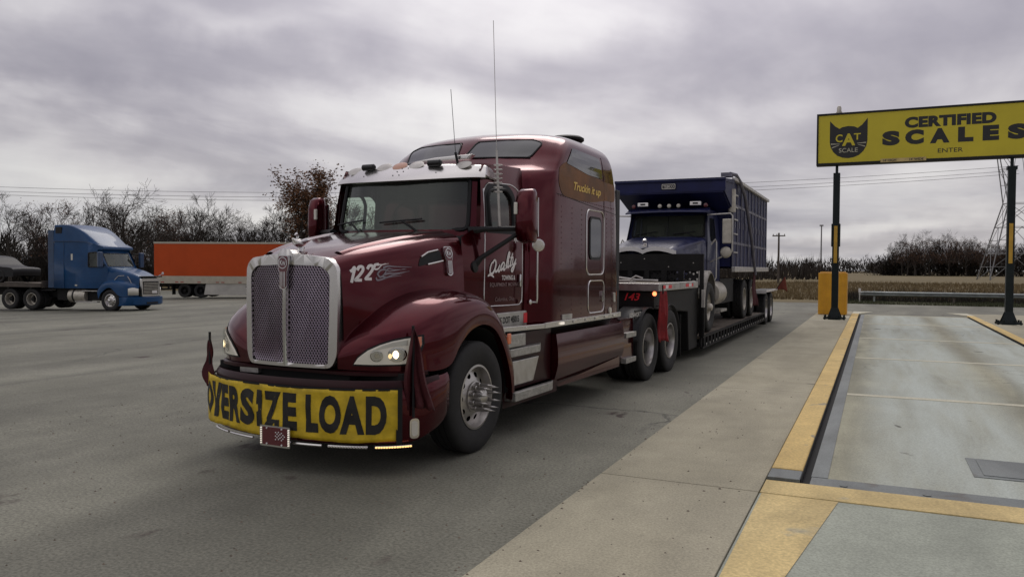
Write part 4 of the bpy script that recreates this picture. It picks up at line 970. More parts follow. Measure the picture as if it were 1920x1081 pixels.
# ---- side of the hood: unit number with flames, intake vent and badge
HS = projector(hb, lambda a, b: (2.0, a, b), (-1, 0, 0), .004); HS2 = projector(hb, lambda a, b: (2.0, a, b), (-1, 0, 0), .009)
g = G(); cw_ = lambda t_: .0125
def num(pts, ox_, oz): stroke(g, [(ox_+(x+.28*y)*.8, oz+y) for x, y in pts], cw_, HS)
num([(-.025, .09), (.0, .105), (.018, .125), (.012, .06), (.008, -.005)], -1.085, 1.628)
for ox_, oz in ((-1.045, 1.638), (-.955, 1.648)): num([(.0, .092), (.02, .12), (.055, .12), (.062, .09), (.035, .05), (.0, .01), (.02, .006), (.07, .006)], ox_, oz)
g.build('unit_number', 'decal_white', hood, ang=0)
g = G(); tp = lambda w0: (lambda t_: w0*.8*(1-t_)**.8+.0012); HS_ = HS; HS = lambda a, b: HS_(-.865+(a+.735)*.62, 1.715+(b-1.715)*.8)
stroke(g, [(-.66, 1.80), (-.73, 1.79), (-.735, 1.75), (-.68, 1.75), (-.62, 1.79), (-.55, 1.81)], tp(.018), HS); stroke(g, [(-.735, 1.765), (-.7, 1.80), (-.62, 1.795), (-.5, 1.81)], tp(.012), HS)
g.build('flame_decal', 'decal_white', hood, ang=0)
g = G()
for pts in ([(-.70, 1.70), (-.66, 1.66), (-.60, 1.68), (-.52, 1.75), (-.42, 1.74), (-.22, 1.745)], [(-.69, 1.70), (-.64, 1.735), (-.56, 1.74), (-.48, 1.725), (-.2, 1.755)], [(-.72, 1.655), (-.70, 1.625), (-.6, 1.64), (-.5, 1.66), (-.3, 1.675)], [(-.62, 1.665), (-.55, 1.655), (-.45, 1.68), (-.25, 1.705)], [(-.58, 1.69), (-.5, 1.70), (-.4, 1.70), (-.15, 1.725)], [(-.6, 1.76), (-.52, 1.78), (-.4, 1.775), (-.1, 1.77)]):
    stroke(g, pts, tp(.014), HS)
g.build('flame_decal', 'decal_grey', hood, ang=0); HS = HS_
vent = roundpoly([(-.40, 1.765), (-.36, 1.85), (-.26, 1.895), (-.09, 1.925), (-.07, 1.82)], .03)
g = G(); g.holes(vent, [], HS, [-.31, -.21, -.11], [1.84]); g.build('intake_vent', 'black', hood, ang=0)
g = G(); g.tube([HS2(*p) for p in [(-.35, 1.855), (-.26, 1.897), (-.12, 1.922)]], .009, 6); g.tube([HS2(*p) for p in [(-.28, 1.785), (-.16, 1.805), (-.07, 1.82)]], .009, 6); g.build('vent_trim', 'satin_chrome', hood)
emb_f = lambda a, b, o: projector(hb, lambda p, q: (2.0, p, q), (-1, 0, 0), .004+o)(a, b)
emblem(emb_f, .0, 1.89, K, .82)
# ---- mirrors on tubular arms
for s in (1, -1):
    mx, my = s*1.36, .74; 
    g = G(); sec = []
    for z, wx, wy, oy_ in ((2.015, .075, .06, .03), (2.045, .095, .09, .01), (2.15, .105, .11, 0), (2.42, .105, .105, 0), (2.525, .095, .085, .01), (2.56, .075, .05, .03)):
        wx *= 1 if s > 0 else .72; sec.append([Vector((mx+wx*math.copysign(abs(math.cos(a))**.6, math.cos(a)), my+oy_+wy*math.copysign(abs(math.sin(a))**.7, math.sin(a)), z)) for a in [2*math.pi*k/24 for k in range(24)]])
    V = g.grid(sec, closed=True); g.face(V[0][::-1]); g.face(V[-1]); m_ = g.build('mirror', 'maroon', K, ang=50)
    g = G(); g.box(mx-.085, mx+.085, my+.1, my+.115, 2.08, 2.48); g.build('mirror_glass', 'chrome', m_, ang=0)
    g = G(); g.box(mx-s*.07-.018, mx-s*.07+.018, my-.12, my-.095, 2.30, 2.42); g.build('mirror_lamp', 'lens_clear', m_, ang=0, bevel=.006)
    g = G(); g.tube([(s*.86, .42, 2.13), (s*1.0, .52, 2.15), (s*1.3, .74, 2.16)], [.045, .028, .024], 8); g.tube([(s*.90, .46, 1.78), (s*.97, .5, 1.86), (s*1.3, .74, 2.13)], [.05, .025, .022], 8)
    g.lathe([(0, -.05), (.06, -.04), (.07, 0), (.06, .04), (0, .05)], Matrix.Translation((s*.90, .44, 1.77)), 16); g.build('mirror_arm', 'black', m_)
# ---- antennas
g = G(); p = Vector((1.12, .62, 2.15)); g.tube([p, p+Vector((-.005, -.01, .12)), p+Vector((-.03, -.03, .8))], [.016, .014, .011], 8)
for k in range(7): 
    c = p+Vector((-.018, -.018, .38+.045*k)); g.tube([c+Vector((.045*math.cos(a), .045*math.sin(a), 0)) for a in [2*math.pi*j/16 for j in range(16)]], .0045, 4, closed=True)
g.tube([p+Vector((-.03, -.03, .8)), p+Vector((-.06, -.06, 2.1))], .0035, 4); g.build('cb_antenna', 'pale_steel', K)
g = G(); p = vis(.62, 1)+Vector((0, .05, 0)); g.tube([p, p+Vector((-.02, -.02, .13))], .014, 6); g.tube([p+Vector((-.02, -.02, .13)), p+Vector((-.05, -.07, .78))], .0035, 4); g.build('whip_antenna', 'black', K)
# ---- sleeper with raised roof
ok = [ # z, then half outline (s, u): front centre round to the rear centre
 (1.10, [(0, 1.40), (.6, 1.40), (.985, 1.42), (1.08, 1.50), (1.18, 1.68), (1.22, 1.90), (1.22, 3.0), (1.22, 3.90), (1.19, 3.99), (1.08, 4.03), (0, 4.03)]),
 (2.00, [(0, 1.40), (.6, 1.40), (.985, 1.43), (1.08, 1.51), (1.18, 1.70), (1.22, 1.93), (1.22, 3.0), (1.22, 3.85), (1.19, 3.94), (1.08, 3.98), (0, 3.98)]),
 (2.75, [(0, 1.42), (.6, 1.43), (.95, 1.49), (1.06, 1.58), (1.16, 1.74), (1.215, 1.97), (1.215, 3.0), (1.215, 3.80), (1.185, 3.90), (1.07, 3.94), (0, 3.94)]),
 (2.92, [(0, 1.55), (.5, 1.60), (.88, 1.70), (1.02, 1.77), (1.135, 1.87), (1.205, 2.05), (1.21, 3.0), (1.205, 3.77), (1.175, 3.87), (1.06, 3.91), (0, 3.91)]),
 (3.06, [(0, 1.715), (.5, 1.77), (.86, 1.88), (1.00, 1.94), (1.11, 2.02), (1.19, 2.16), (1.2, 3.0), (1.195, 3.74), (1.165, 3.84), (1.05, 3.88), (0, 3.88)]),
 (3.18, [(0, 1.84), (.5, 1.89), (.85, 1.99), (.98, 2.05), (1.085, 2.13), (1.165, 2.28), (1.18, 3.0), (1.175, 3.71), (1.145, 3.81), (1.03, 3.85), (0, 3.85)]),
 (3.28, [(0, 1.95), (.5, 2.0), (.83, 2.10), (.95, 2.17), (1.05, 2.27), (1.125, 2.43), (1.14, 3.0), (1.135, 3.67), (1.10, 3.78), (1.0, 3.82), (0, 3.82)]),
 (3.355, [(0, 2.06), (.48, 2.11), (.79, 2.22), (.90, 2.30), (.99, 2.42), (1.05, 2.58), (1.07, 3.0), (1.06, 3.60), (1.03, 3.71), (.94, 3.77), (0, 3.78)]),
 (3.41, [(0, 2.2), (.42, 2.26), (.68, 2.37), (.78, 2.45), (.85, 2.56), (.90, 2.70), (.92, 3.0), (.91, 3.50), (.88, 3.62), (.8, 3.68), (0, 3.70)]),
 (3.445, [(0, 2.38), (.3, 2.43), (.48, 2.53), (.55, 2.60), (.6, 2.70), (.62, 2.80), (.64, 3.0), (.63, 3.38), (.6, 3.48), (.55, 3.52), (0, 3.55)]),
 (3.46, [(0, 2.7), (.1, 2.72), (.16, 2.75), (.18, 2.8), (.2, 2.85), (.2, 2.9), (.2, 3.0), (.2, 3.1), (.19, 3.15), (.16, 3.2), (0, 3.25)])]
rows = [[Vector((s, u, z)) for s, u in o] for z, o in ok]
SL = surf(rows, 4, 3)
g = G(); g.grid(SL); g.grid(mirx(SL)); g.face([g.v(p) for p in SL[-1]+mirx([SL[-1]])[0][::-1]]); slp = g.build('sleeper', 'maroon', K, ang=45, merge=.0006)
sb = bvh_of(slp)
FR = lambda off: projector(sb, lambda a, b: (a, -2.0, b), (0, 1, 0), off)
SD = lambda off: projector(sb, lambda a, b: (3.0, a, b), (-1, 0, 0), off)
for s in (1, -1):
    W_ = roundpoly([(s*.05, 3.065), (s*.86, 3.045), (s*.93, 3.24), (s*.80, 3.29), (s*.11, 3.285)], .05)
    cu2 = [-.9+.1*k for k in range(19)]; cz2 = [3.08, 3.13, 3.18, 3.23, 3.27]
    g = G(); g.holes(W_, [], FR(.006), cu2, cz2); g.build('roof_window', 'tinted', slp, ang=60)
    g = G(); g.tube([FR(.006)(p.x, p.y) for p in catmull([(*q, 0) for q in W_+[W_[0]]], 3)], .010, 5); g.build('window_seal', 'black', slp)
# seams and rivets on the side
g = G(); sd = SD(.001)
for pts in ([(1.86, 2.62), (2.6, 2.57), (3.9, 2.5)], [(3.42, 2.55), (3.40, 3.22)], [(3.42, 2.55), (3.46, 1.15)]):
    c = catmull([(*p, 0) for p in pts], 8); g.tube([sd(p.x, p.y) for p in c], .005, 4)
g.build('panel_seam', 'maroon_flat', slp)
g = G(); sd2 = SD(0)
for u in (1.98, 2.3, 2.62, 3.52, 3.78):
    for k in range(22): p = sd2(u, 1.2+1.28*k/21); g.lathe([(.008, 0), (.006, .005), (0, .006)], Matrix.Translation(p), 6)
for k in range(30): p = sd2(1.9+1.9*k/29, 2.60-.03*k/29); g.lathe([(.008, 0), (.006, .005), (0, .006)], Matrix.Translation(p), 6)
g.build('panel_rivet', 'maroon', slp, ang=0)
# painted panel with gold lettering
D = roundpoly([(1.90, 2.74), (1.94, 2.92), (2.10, 3.0), (2.22, 3.03), (3.34, 2.9), (3.86, 2.9), (3.84, 2.66), (3.5, 2.66), (3.0, 2.60), (2.45, 2.585), (2.0, 2.61)], .09)
cu3 = [1.9+.15*k for k in range(14)]; cz3 = [2.6+.06*k for k in range(8)]
g = G(); g.holes(D, [], SD(.004), cu3, cz3); pan = g.build('side_mural', 'decal_gold', K, ang=0)
g = G(); lettering(g, 'Truckin it up', 2.34, 3.28, 2.67, 2.80, SD(.008), bold=.02, shear=.3, cuts=8); g.build('mural_lettering', 'decal_goldtext', pan, ang=0)
Wn = roundpoly([(2.16, 3.0), (2.42, 3.215), (3.30, 3.19), (3.36, 2.93), (2.8, 2.935)], .03)
g = G(); g.holes(Wn, [], SD(.0085), cu3, [2.95, 3.0, 3.05, 3.1, 3.15, 3.2]); g.build('upper_side_window', 'tinted', slp, ang=0)
# side window and luggage door
def sframe(name, x0, x1, z0, z1, r, m, rad=.011):
    P_ = rrect(x0, x1, z0, z1, r); g = G(); g.tube([SD(.004)(a, b) for a, b in P_], rad, 5, closed=True); return g.build(name, m, slp)
sframe('window_trim', 2.78, 3.40, 1.68, 2.50, .1, 'satin_chrome'); 
g = G(); g.prism(rrect(2.87, 3.30, 1.87, 2.42, .09), lambda a, b, t: SD(t)(a, b), .002, .012); swin = g.build('sleeper_window', 'black', K, ang=30)
g = G(); g.prism(rrect(2.90, 3.27, 1.90, 2.39, .07), lambda a, b, t: SD(t)(a, b), .01, .0145); g.build('window_glass', 'tinted', swin, ang=30)
sframe('hatch_trim', 2.85, 3.42, 1.19, 1.60, .09, 'satin_chrome', .009)
g = G(); g.prism(rrect(3.32, 3.37, 1.32, 1.46, .02), lambda a, b, t: SD(t)(a, b), .002, .02); g.build('hatch_latch', 'chrome', slp, ang=30)
g = G(); g.prism(rrect(2.0, 2.3, 1.155, 1.215, .01), lambda a, b, t: SD(t)(a, b), .002, .012); g.build('rating_plate', 'aluminium', slp, ang=30)
g = G(); g.prism(rrect(3.80, 3.86, 1.30, 1.43, .02), lambda a, b, t: SD(t)(a, b), .002, .018); g.build('side_lamp', 'lens_clear', slp, ang=30)
g = G(); g.prism(circ(3.66, 1.19, .045, 16), lambda a, b, t: SD(t)(a, b), .002, .02); g.build('side_lamp', 'lens_clear', slp, ang=30)
# roof vent
g = G(); g.lathe([(0, -.03), (.2, -.03), (.24, .0), (.24, .03), (.2, .055), (0, .06)], Matrix.Translation((.62, 3.55, 3.50)) @ Matrix.Rotation(R_(-90), 4, 'Y'), 28); g.cyl((.62, 3.55, 3.38), (.62, 3.55, 3.48), .12); g.build('roof_vent', 'frame_black', slp)
# rear side extender
for s in (1, -1): g = G(); g.box(s*1.19-.012, s*1.19+.012, 3.96, 4.12, 1.15, 2.85); g.build('side_extender', 'black', slp, ang=0, bevel=.01)
# ---- chrome strip with marker lamps, skirts, steps
g = G(); g.box(1.215, 1.245, 1.50, 4.08, 1.085, 1.15); g.prism([(1.0, .55), (1.04, .55), (1.235, 1.5), (1.205, 1.5)], lambda a, b, t: Vector((a, b, t)), 1.085, 1.14); st = g.build('lower_trim', 'satin_chrome', K, ang=0, bevel=.006)
for u in (.8, 1.2): g = G(); g.box(1.06+(u-.8)*.2, 1.09+(u-.8)*.2, u-.05, u+.05, 1.10, 1.125); g.build('trim_lamp', 'lens_clear', st, ang=0, bevel=.008)
for u in (1.95, 2.35, 2.75, 3.1, 3.45, 3.8): g = G(); g.box(1.245, 1.262, u-.055, u+.055, 1.102, 1.132); g.build('trim_lamp', 'lamp_white' if u == 1.95 else 'lens_clear', st, ang=0, bevel=.008)
def skx(u, z): return 1.185+.03*math.sin(min(1, max(0, (z-.35)/.65))*math.pi)-.06*max(0, (.62-z)/.3)*(1 if u > 1.9 else .3)
for s in (1, -1):
    g = G(); g.grid([[Vector((s*skx(u, z), u, z)) for z in [.36+.07*k for k in range(10)]] for u in [1.93+.2*k for k in range(13)]])
    g.grid([[Vector((s*skx(1.93, z), 1.93, z)), Vector((s*1.0, 1.93, z))] for z in [.36+.07*k for k in range(10)]]); g.grid([[Vector((s*skx(4.33, z), 4.33, z)), Vector((s*.9, 4.36, z))] for z in [.36+.07*k for k in range(10)]])
    g.grid([[Vector((s*skx(u, .99), u, .99)), Vector((s*.98, u, 1.04))] for u in [1.93+.2*k for k in range(13)]]); sk_ = g.build('skirt_panel', 'maroon', K, ang=40)
    g = G(); g.grid([[Vector((s*(skx(u, .5)+.012), u, z)) for z in (.37, .52-.12*(4.3-u)/2.4)] for u in [1.98+.2*k for k in range(12)]]); g.build('skirt_lip', 'maroon', sk_, ang=40)
    g = G(); g.grid([[Vector((s*1.12, u, z)) for z in (.30, .6, 1.06)] for u in (.70, 1.2, 1.92)]); g.grid([[Vector((s*x, u, .47)) for x in (1.0, 1.2)] for u in (.7, 1.92)]); g.grid([[Vector((s*1.2, u, z)) for z in (.33, .47)] for u in (.72, 1.92)]); g.build('step_well', 'maroon_flat', K, ang=0)
    g = G(); q = [(.72, 1.05), (1.66, 1.05), (1.62, 1.13), (1.45, 1.2), (.72, 1.2)]
    g.prism(q, lambda a, b, t: Vector((s*b, a, t)), .83, .915); g.build('cab_step', 'tread_plate', K, ang=0, bevel=.008)
    g = G(); q = [(.74, 1.06), (1.9, 1.06), (1.86, 1.18), (1.68, 1.25), (.74, 1.25)]
    g.prism(q, lambda a, b, t: Vector((s*b, a, t)), .375, .47); g.build('cab_step', 'tread_plate', K, ang=0, bevel=.008)
    g = G(); q = [(.72, .52), (1.35, .52), (1.5, .78), (.72, .78)]; g.prism(q, lambda a, b, t: Vector((s*t, a, b)), 1.1, 1.165); g.build('step_panel', 'aluminium', K, ang=0, bevel=.008)
    g = G(); g.box(s*1.16-.02, s*1.16+.02, .70, 1.12, .93, 1.06); g.build('kick_plate', 'tread_plate', K, ang=0, bevel=.006)
    g = G(); g.grid([[Vector((s*(1.15-.02*k/4), u, z)) for k, z in enumerate((.45, .6, .8, .95, 1.02))] for u in (4.38, 4.6, 4.82, 4.92)]); g.grid([[Vector((s*1.13, u, 1.02)), Vector((s*.7, u, 1.02))] for u in (4.38, 4.92)]); g.grid([[Vector((s*1.15, 4.92, z)), Vector((s*.7, 4.95, z))] for z in (.45, 1.02)]); g.build('rear_fairing', 'maroon', K, ang=40)
    for z in (.80, .43): g = G(); g.prism([(4.42, 1.13), (4.8, 1.13), (4.88, 1.22), (4.42, 1.22)], lambda a, b, t: Vector((s*b, a, t)), z-.05, z+.025); g.build('rear_step', 'tread_plate', K, ang=0, bevel=.006)
# ---- grab rail with lamp between door and sleeper
g = G(); g.tube([(1.12, 1.42, 1.38), (1.16, 1.43, 1.38), (1.165, 1.43, 1.42), (1.165, 1.43, 1.98)], .013, 8); g.lathe([(0, -.03), (.03, 0), (0, .03)], Matrix.Translation((1.10, 1.40, 1.38)), 12); g.build('grab_rail', 'satin_chrome', K)
g = G(); M_ = Matrix.Translation((1.18, 1.42, 2.01)) @ Matrix.Rotation(R_(-60), 4, 'Z'); g.lathe([(.0, -.05), (.05, -.04), (.07, .0), (.07, .025), (.06, .03), (0, .034)], M_, 20); wl = g.build('work_lamp', 'satin_chrome', K)
g = G(); g.lathe([(.058, .031), (.04, .038), (0, .04)], M_, 20); g.build('work_lamp_lens', 'lens_clear', wl)
# exhaust stack and air lines behind the sleeper
g = G()
for k, x in enumerate((-.2, 0, .2)): g.tube([(x, 4.03, 1.9), (x, 4.4, 1.35+.05*k), (x*.5, 4.9, 1.25), (x, 5.4, 1.4)], .018, 6)
g.build('air_line', 'decal_red', K)
# ================================================================== banner and flags tied to the bumper
g = G(); rngb = random.Random(4); n_ = 60
def bw(a, z): return .024+.006*math.sin(a*9+z*14)*math.sin(z*9+a*2)+.085*min(1, max(0, (-.8-a)/.5))**1.5+.006*math.sin(a*17+z*5)*math.sin(z*21+a*3)+.004*math.sin(a*41+1)
zt = lambda a: .735-.012*math.sin(a*6)*.4; zb_ = lambda a: .30+.006*math.sin(a*7)
rows = []
for k in range(n_+1):
    a = -1.36+2.46*k/n_; rows.append([bface(a, zb_(a)+(zt(a)-zb_(a))*j/14, bw(a, zb_(a)+(zt(a)-zb_(a))*j/14)) for j in range(15)])
g.grid(rows); o = g.build('oversize_load_banner', 'banner_yellow', None, ang=60, solid=.003)
def to_k(o): o.location = K.location; o.rotation_euler = K.rotation_euler
to_k(o); ban = tag(o, 'yellow cloth banner reading OVERSIZE LOAD tied across the truck bumper', 'banner')
BF = lambda a, b: bface(a, b, bw(a, b)+.0045)
g = G()
wd = [('O', -1.20, -1.0), ('V', -1.005, -.80), ('E', -.775, -.635), ('R', -.615, -.435), ('S', -.435, -.25), ('I', -.225, -.155), ('Z', -.135, .055), ('E', .075, .225), ('L', .32, .435), ('O', .445, .64), ('A', .63, .835), ('D', .845, 1.015)]
Vp = [(0, 1), (.34, 1), (.5, .42), (.66, 1), (1, 1), (.69, 0), (.31, 0)]
for ch, a, b in wd:
    if ch == 'V': g.holes([(a+(b-a)*x, .365+.32*y) for x, y in Vp], [], BF, [a+(b-a)*k/5 for k in range(1, 5)], [.45, .53, .61])
    else: lettering(g, ch, a, b, .365, .685, BF, bold=.055, cuts=4, cuty=3)
g.build('banner_lettering', 'banner_ink', ban, ang=0)
g = G(); g.grid([[bface(1.09+.05*k/2, .28+.47*j/8, .024) for j in range(9)] for k in range(3)]); g.grid([[bface(-1.36+2.46*k/40, z, .026) for z in (.728, .75)] for k in range(41)]); g.build('banner_hem', 'black', ban, ang=60)
def flag(name, label, staff, cloth, m, loc=None, rz=0, cat='flag', group=None):
    t = thing(name, label, cat, loc if loc is not None else K.location, rz, group)
    g = G(); g.tube(staff, .012, 8); g.build('flag_staff', 'black', t)
    g = G(); g.grid(cloth); g.build('flag_cloth', m, t, ang=70, solid=.004); return t
def limp(top, drop, wd0, wd1, ax, fold=.025, n=9, seed=0):
    # a cloth hanging limp from its staff: narrow at the top, folds widening down
    rows = []; ax = Vector(ax).normalized(); per = Vector((-ax.y, ax.x, 0))
    for j in range(15):
        t_ = j/14; wv = wd0+(wd1-wd0)*t_**.8
        rows.append([Vector(top)+ax*(wv*(k/n-.35))+per*(fold*(.3+t_)*(math.sin(k*1.9+t_*2+seed)+.8*math.sin(k*.8+t_*5+seed*2.3))+.02*math.sin(t_*7+seed)*t_)+ax*(.025*math.sin(t_*6+seed*1.7)*t_)+Vector((0, 0, -drop*t_-.12*drop*t_*abs(k/n-.4)*(1 if k % 2 else .4))) for k in range(n+1)])
    return rows
flag('warning_flag', 'dark red flag hanging limp in front of the lit headlight', [(1.15, -1.0, .5), (1.145, -1.0, 1.27)], limp((1.15, -1.005, 1.24), .66, .02, .26, (.75, .6, 0), .03, seed=1), 'flag_red', K.location, R_(-2))
flag('warning_flag', 'dark red flag on a short staff at the left end of the banner', [(-1.2, -1.0, .5), (-1.205, -1.005, 1.12)], limp((-1.205, -1.005, 1.04), .43, .02, .2, (-.8, .5, 0), .03, seed=3), 'flag_red', K.location, R_(-2))
# ================================================================== lowboy trailer
T = thing('lowboy_trailer', 'black lowboy trailer with aluminium gooseneck deck numbered 143 carrying the dump truck', 'trailer', (-4.40, 12.4, 0))
g = G(); g.box(-1.3, 1.3, 0, .10, 1.40, 1.525); g.box(-1.3, -1.22, .102, 3.05, 1.40, 1.525); g.box(1.22, 1.3, .102, 3.05, 1.40, 1.525); nk = g.build('neck_rail', 'aluminium', T, ang=0, bevel=.008)
g = G(); g.box(-1.218, 1.218, .102, 3.05, 1.44, 1.50); g.build('neck_deck', 'deck_wood', T, ang=0)
g = G()
for y0, y1 in ((.18, .42), (.62, .86), (1.95, 2.2), (2.45, 2.58)): g.box(1.2995, 1.304, y0, y1, 1.435, 1.49)
g.build('reflective_tape', 'decal_red', nk, ang=0)
g = G()
for y0, y1 in ((.43, .61), (2.21, 2.44)): g.box(1.2995, 1.304, y0, y1, 1.435, 1.49)
g.build('reflective_tape', 'white_paint', nk, ang=0)
g = G(); g.prism([(.05, 1.39), (3.0, 1.39), (3.55, 1.39), (3.55, .2), (2.75, .2), (2.62, .95), (.05, 1.12)], lambda a, b, t: Vector((t, a, b)), -1.2, 1.2); g.build('gooseneck', 'frame_black', T, ang=0, bevel=.02)
g = G(); S3 = lambda a, b: Vector((a, .046, b)); lettering(g, '143', .72, .98, 1.245, 1.365, S3, bold=.02, shear=.3); g.build('number_lettering', 'decal_red', T, ang=0)
g = G(); g.lathe([(0, -.03), (.03, -.02), (.035, .0), (0, .02)], Matrix.Translation((1.22, .03, 1.36)) @ Matrix.Rotation(R_(90), 4, 'Z'), 12); g.build('clearance_lamp', 'lamp_red_lit', T)
# small gear on the neck
g = G(); g.box(.1, .75, .25, .6, 1.525, 1.57); g.tube([(.2, .3, 1.57), (.45, .4, 1.62), (.8, .5, 1.57), (1.1, .7, 1.56)], .02, 6); g.tube([(.75, .28, 1.58), (.85, .25, 1.64), (.95, .3, 1.6)], .016, 6); tag(g.build('chain_binder', 'pale_steel', None, ang=40, loc=T.location), 'loose chain and binder lying on the aluminium gooseneck deck', 'chain')
t = thing('beacon_lamp', 'small beacon lamp standing on the gooseneck deck in front of the dump truck', 'beacon', (-4.4+.12, 12.4+.8, 1.53))
g = G(); g.cyl((0, 0, 0), (0, 0, .16), .05); g.box(-.1, .1, -.1, .1, 0, .03); g.build('beacon_base', 'frame_black', t); g = G(); g.lathe([(.05, 0), (.06, .04), (.05, .09), (0, .11)], Matrix.Translation((0, 0, .16)) @ Matrix.Rotation(R_(-90), 4, 'Y'), 14); g.build('beacon_lens', 'lens_clear', t)
# perforated bulkhead in front of the load
g = G(); g.box(-1.3, 1.3, 3.56, 3.62, 1.72, 2.06); g.box(-1.3, -1.2, 3.56, 3.64, .42, 1.72); g.box(1.22, 1.3, 3.56, 3.64, .42, 1.72)
for x in (-.75, -.2, .15, .5, .85): g.box(x-.05, x+.05, 3.555, 3.63, .42, 1.72)
for z in (.5, 1.05, 1.38): g.box(-1.3, 1.3, 3.57, 3.61, z, z+.06)
g.build('bulkhead', 'frame_black', T, ang=0)
for x0, x1 in ((.22, .45), (.57, .8), (.92, 1.2)):
    g = G(); hl = []
    for i in range(4):
        for j in range(9): x = x0+.03+(x1-x0-.06)*i/3; z = .58+1.08*j/8; hl.append(circ(x, z+(.03 if i % 2 else 0), .022, 8))
    g.holes([(x0, .45), (x1, .45), (x1, 1.72), (x0, 1.72)], hl, lambda a, b: Vector((a, 3.60, b))); g.build('perforated_plate', 'frame_black', T, ang=0, solid=.008)
g = G()
for k in range(5):
    x = -.9+.5*k; g.cyl((x, 3.555, 1.80+.08*(k % 3)), (x, 3.548, 1.80+.08*(k % 3)), .012, seg=6)
g.build('bulkhead_bolts', 'pale_steel', T, ang=0)
# main deck
g = G()
for s in (-1, 1):
    g.box(s*1.28-.03, s*1.28+.03, 3.56, 13.3, .17, .20); g.box(s*1.28-.03, s*1.28+.03, 3.56, 13.3, .385, .42); g.box(s*1.25-.02, s*1.25+.02, 3.56, 13.3, .2, .385)
    for k in range(26): y = 3.7+9.5*k/25; g.box(s*1.28-.025, s*1.28+.025, y-.02, y+.02, .2, .385)
g.box(-1.24, 1.24, 3.56, 13.3, .22, .30); g.build('deck_frame', 'frame_black', T, ang=0)
g = G()
for k in range(9): g.box(-1.24+.277*k, -1.24+.277*k+.265, 3.58, 13.3, .36, .415)
g.build('deck_planks', 'deck_wood', T, ang=0)
g = G()
for k in range(25):
    y = 3.9+9.5*k/25; g.cyl((1.312, y, .24), (1.318, y, .24), .028, seg=8)
g.build('side_reflectors', 'pale_steel', T, ang=0)
g = G(); g.box(1.30, 1.345, 3.45, 3.5, .42, 1.2); g.build('stake', 'frame_black', T, ang=0); g = G(); g.box(1.29, 1.35, 3.44, 3.51, 1.0, 1.35); g.build('stake_reflector', 'pale_steel', T, ang=0)
g = G(); g.prism([(13.3, .3), (13.6, .5), (13.6, 1.0), (17.0, 1.0), (17.0, .85), (13.9, .85), (13.7, .2), (13.3, .2)], lambda a, b, t: Vector((t, a, b)), -.75, .75)
for s in (-1, 1): g.box(s*1.05-.27, s*1.05+.27, 13.55, 16.6, 1.04, 1.09)
g.build('rear_frame', 'frame_black', T, ang=0)
g = G(); g.box(.78, 1.32, 13.52, 13.55, 1.0, 1.09); g.box(1.31, 1.33, 13.55, 16.6, 1.04, 1.10); g.build('deck_edge', 'white_paint', T, ang=0)
for y in (14.2, 15.5):
    for s in (1, -1): drive_wheel(T, s*1.12, y, .5, s, .5)
g = G(); g.cyl((-1, 14.2, .5), (1, 14.2, .5), .08); g.cyl((-1, 15.5, .5), (1, 15.5, .5), .08); g.build('axle', 'frame_black', T)
flag('warning_flag', 'bright red flag hanging over the drive wheels below the gooseneck deck corner', [(1.33, .1, 1.5), (1.34, .1, 1.36)], limp((1.33, .1, 1.40), .78, .2, .42, (.25, 1, 0), .03, seed=2), 'flag_bright', T.location)
flag('warning_flag', 'rust orange flag slanting out from the rear of the trailer', [(1.30, 16.1, 1.02), (1.62, 16.25, 1.56)],
     [[Vector((1.36+.25*k/8, 16.13+.11*k/8, 1.12+.42*k/8)).lerp(Vector((1.50+.2*k/8, 16.2+.03*math.sin(k), .86+.12*k/8)), j/8*(.25+.75*k/8)) for j in range(9)] for k in range(9)], 'flag_orange', T.location)
flag('warning_flag', 'dark red cloth hanging beside the dump truck rear wheels', [(1.30, 10.6, 1.75), (1.33, 10.6, 1.70)], limp((1.335, 10.6, 1.72), .95, .25, .6, (.05, 1, 0), .02, seed=5), 'flag_red', T.location)
# ================================================================== blue dump truck on the trailer
D = thing('dump_truck', 'dark blue dump truck with ribbed steel box riding on the black trailer', 'truck', (-4.41, 17.1, .42))
hr = [[(0, -.86, 1.76), (0, -.4, 1.88), (0, .4, 1.98), (0, 1.18, 2.06)], [(.36, -.86, 1.77), (.40, -.4, 1.89), (.5, .4, 1.985), (.6, 1.17, 2.07)], [(.60, -.85, 1.74), (.68, -.4, 1.85), (.78, .4, 1.94), (.88, 1.15, 2.02)], [(.68, -.84, 1.62), (.78, -.38, 1.66), (.86, .4, 1.76), (.93, 1.14, 1.84)], [(.70, -.83, 1.1), (.80, -.35, 1.15), (.88, .4, 1.2), (.94, 1.14, 1.2)]]
Hs = surf([[Vector(p) for p in r] for r in hr], 5, 4); g = G(); g.grid(Hs); g.grid(mirx(Hs)); dh = g.build('hood', 'navy', D, ang=60, merge=.001)
g = G(); g.box(-.68, .68, -.85, -.8, .75, 1.62); g.build('grille', 'black', D, ang=0)
g = G()
for s in (-1, 1):
    rows = [[Vector((s*.69*k/8, -.885+.03*(k/8)**2, 1.70+.075*math.sin(math.pi*(k/8)**.8)-.02*(k/8)+dz)) for dz in (-.055, .03)] for k in range(9)]; g.grid(rows)
g.build('hood_trim', 'white_paint', dh, ang=0, solid=.03)
g = G(); g.box(-.05, .05, -.75, -.65, 1.79, 1.83); g.tube([(0, -.64, 1.83), (0, -.70, 1.89), (0, -.76, 1.93), (0, -.80, 1.92)], [.05, .06, .045, .02], 8); g.build('hood_ornament', 'satin_chrome', dh)
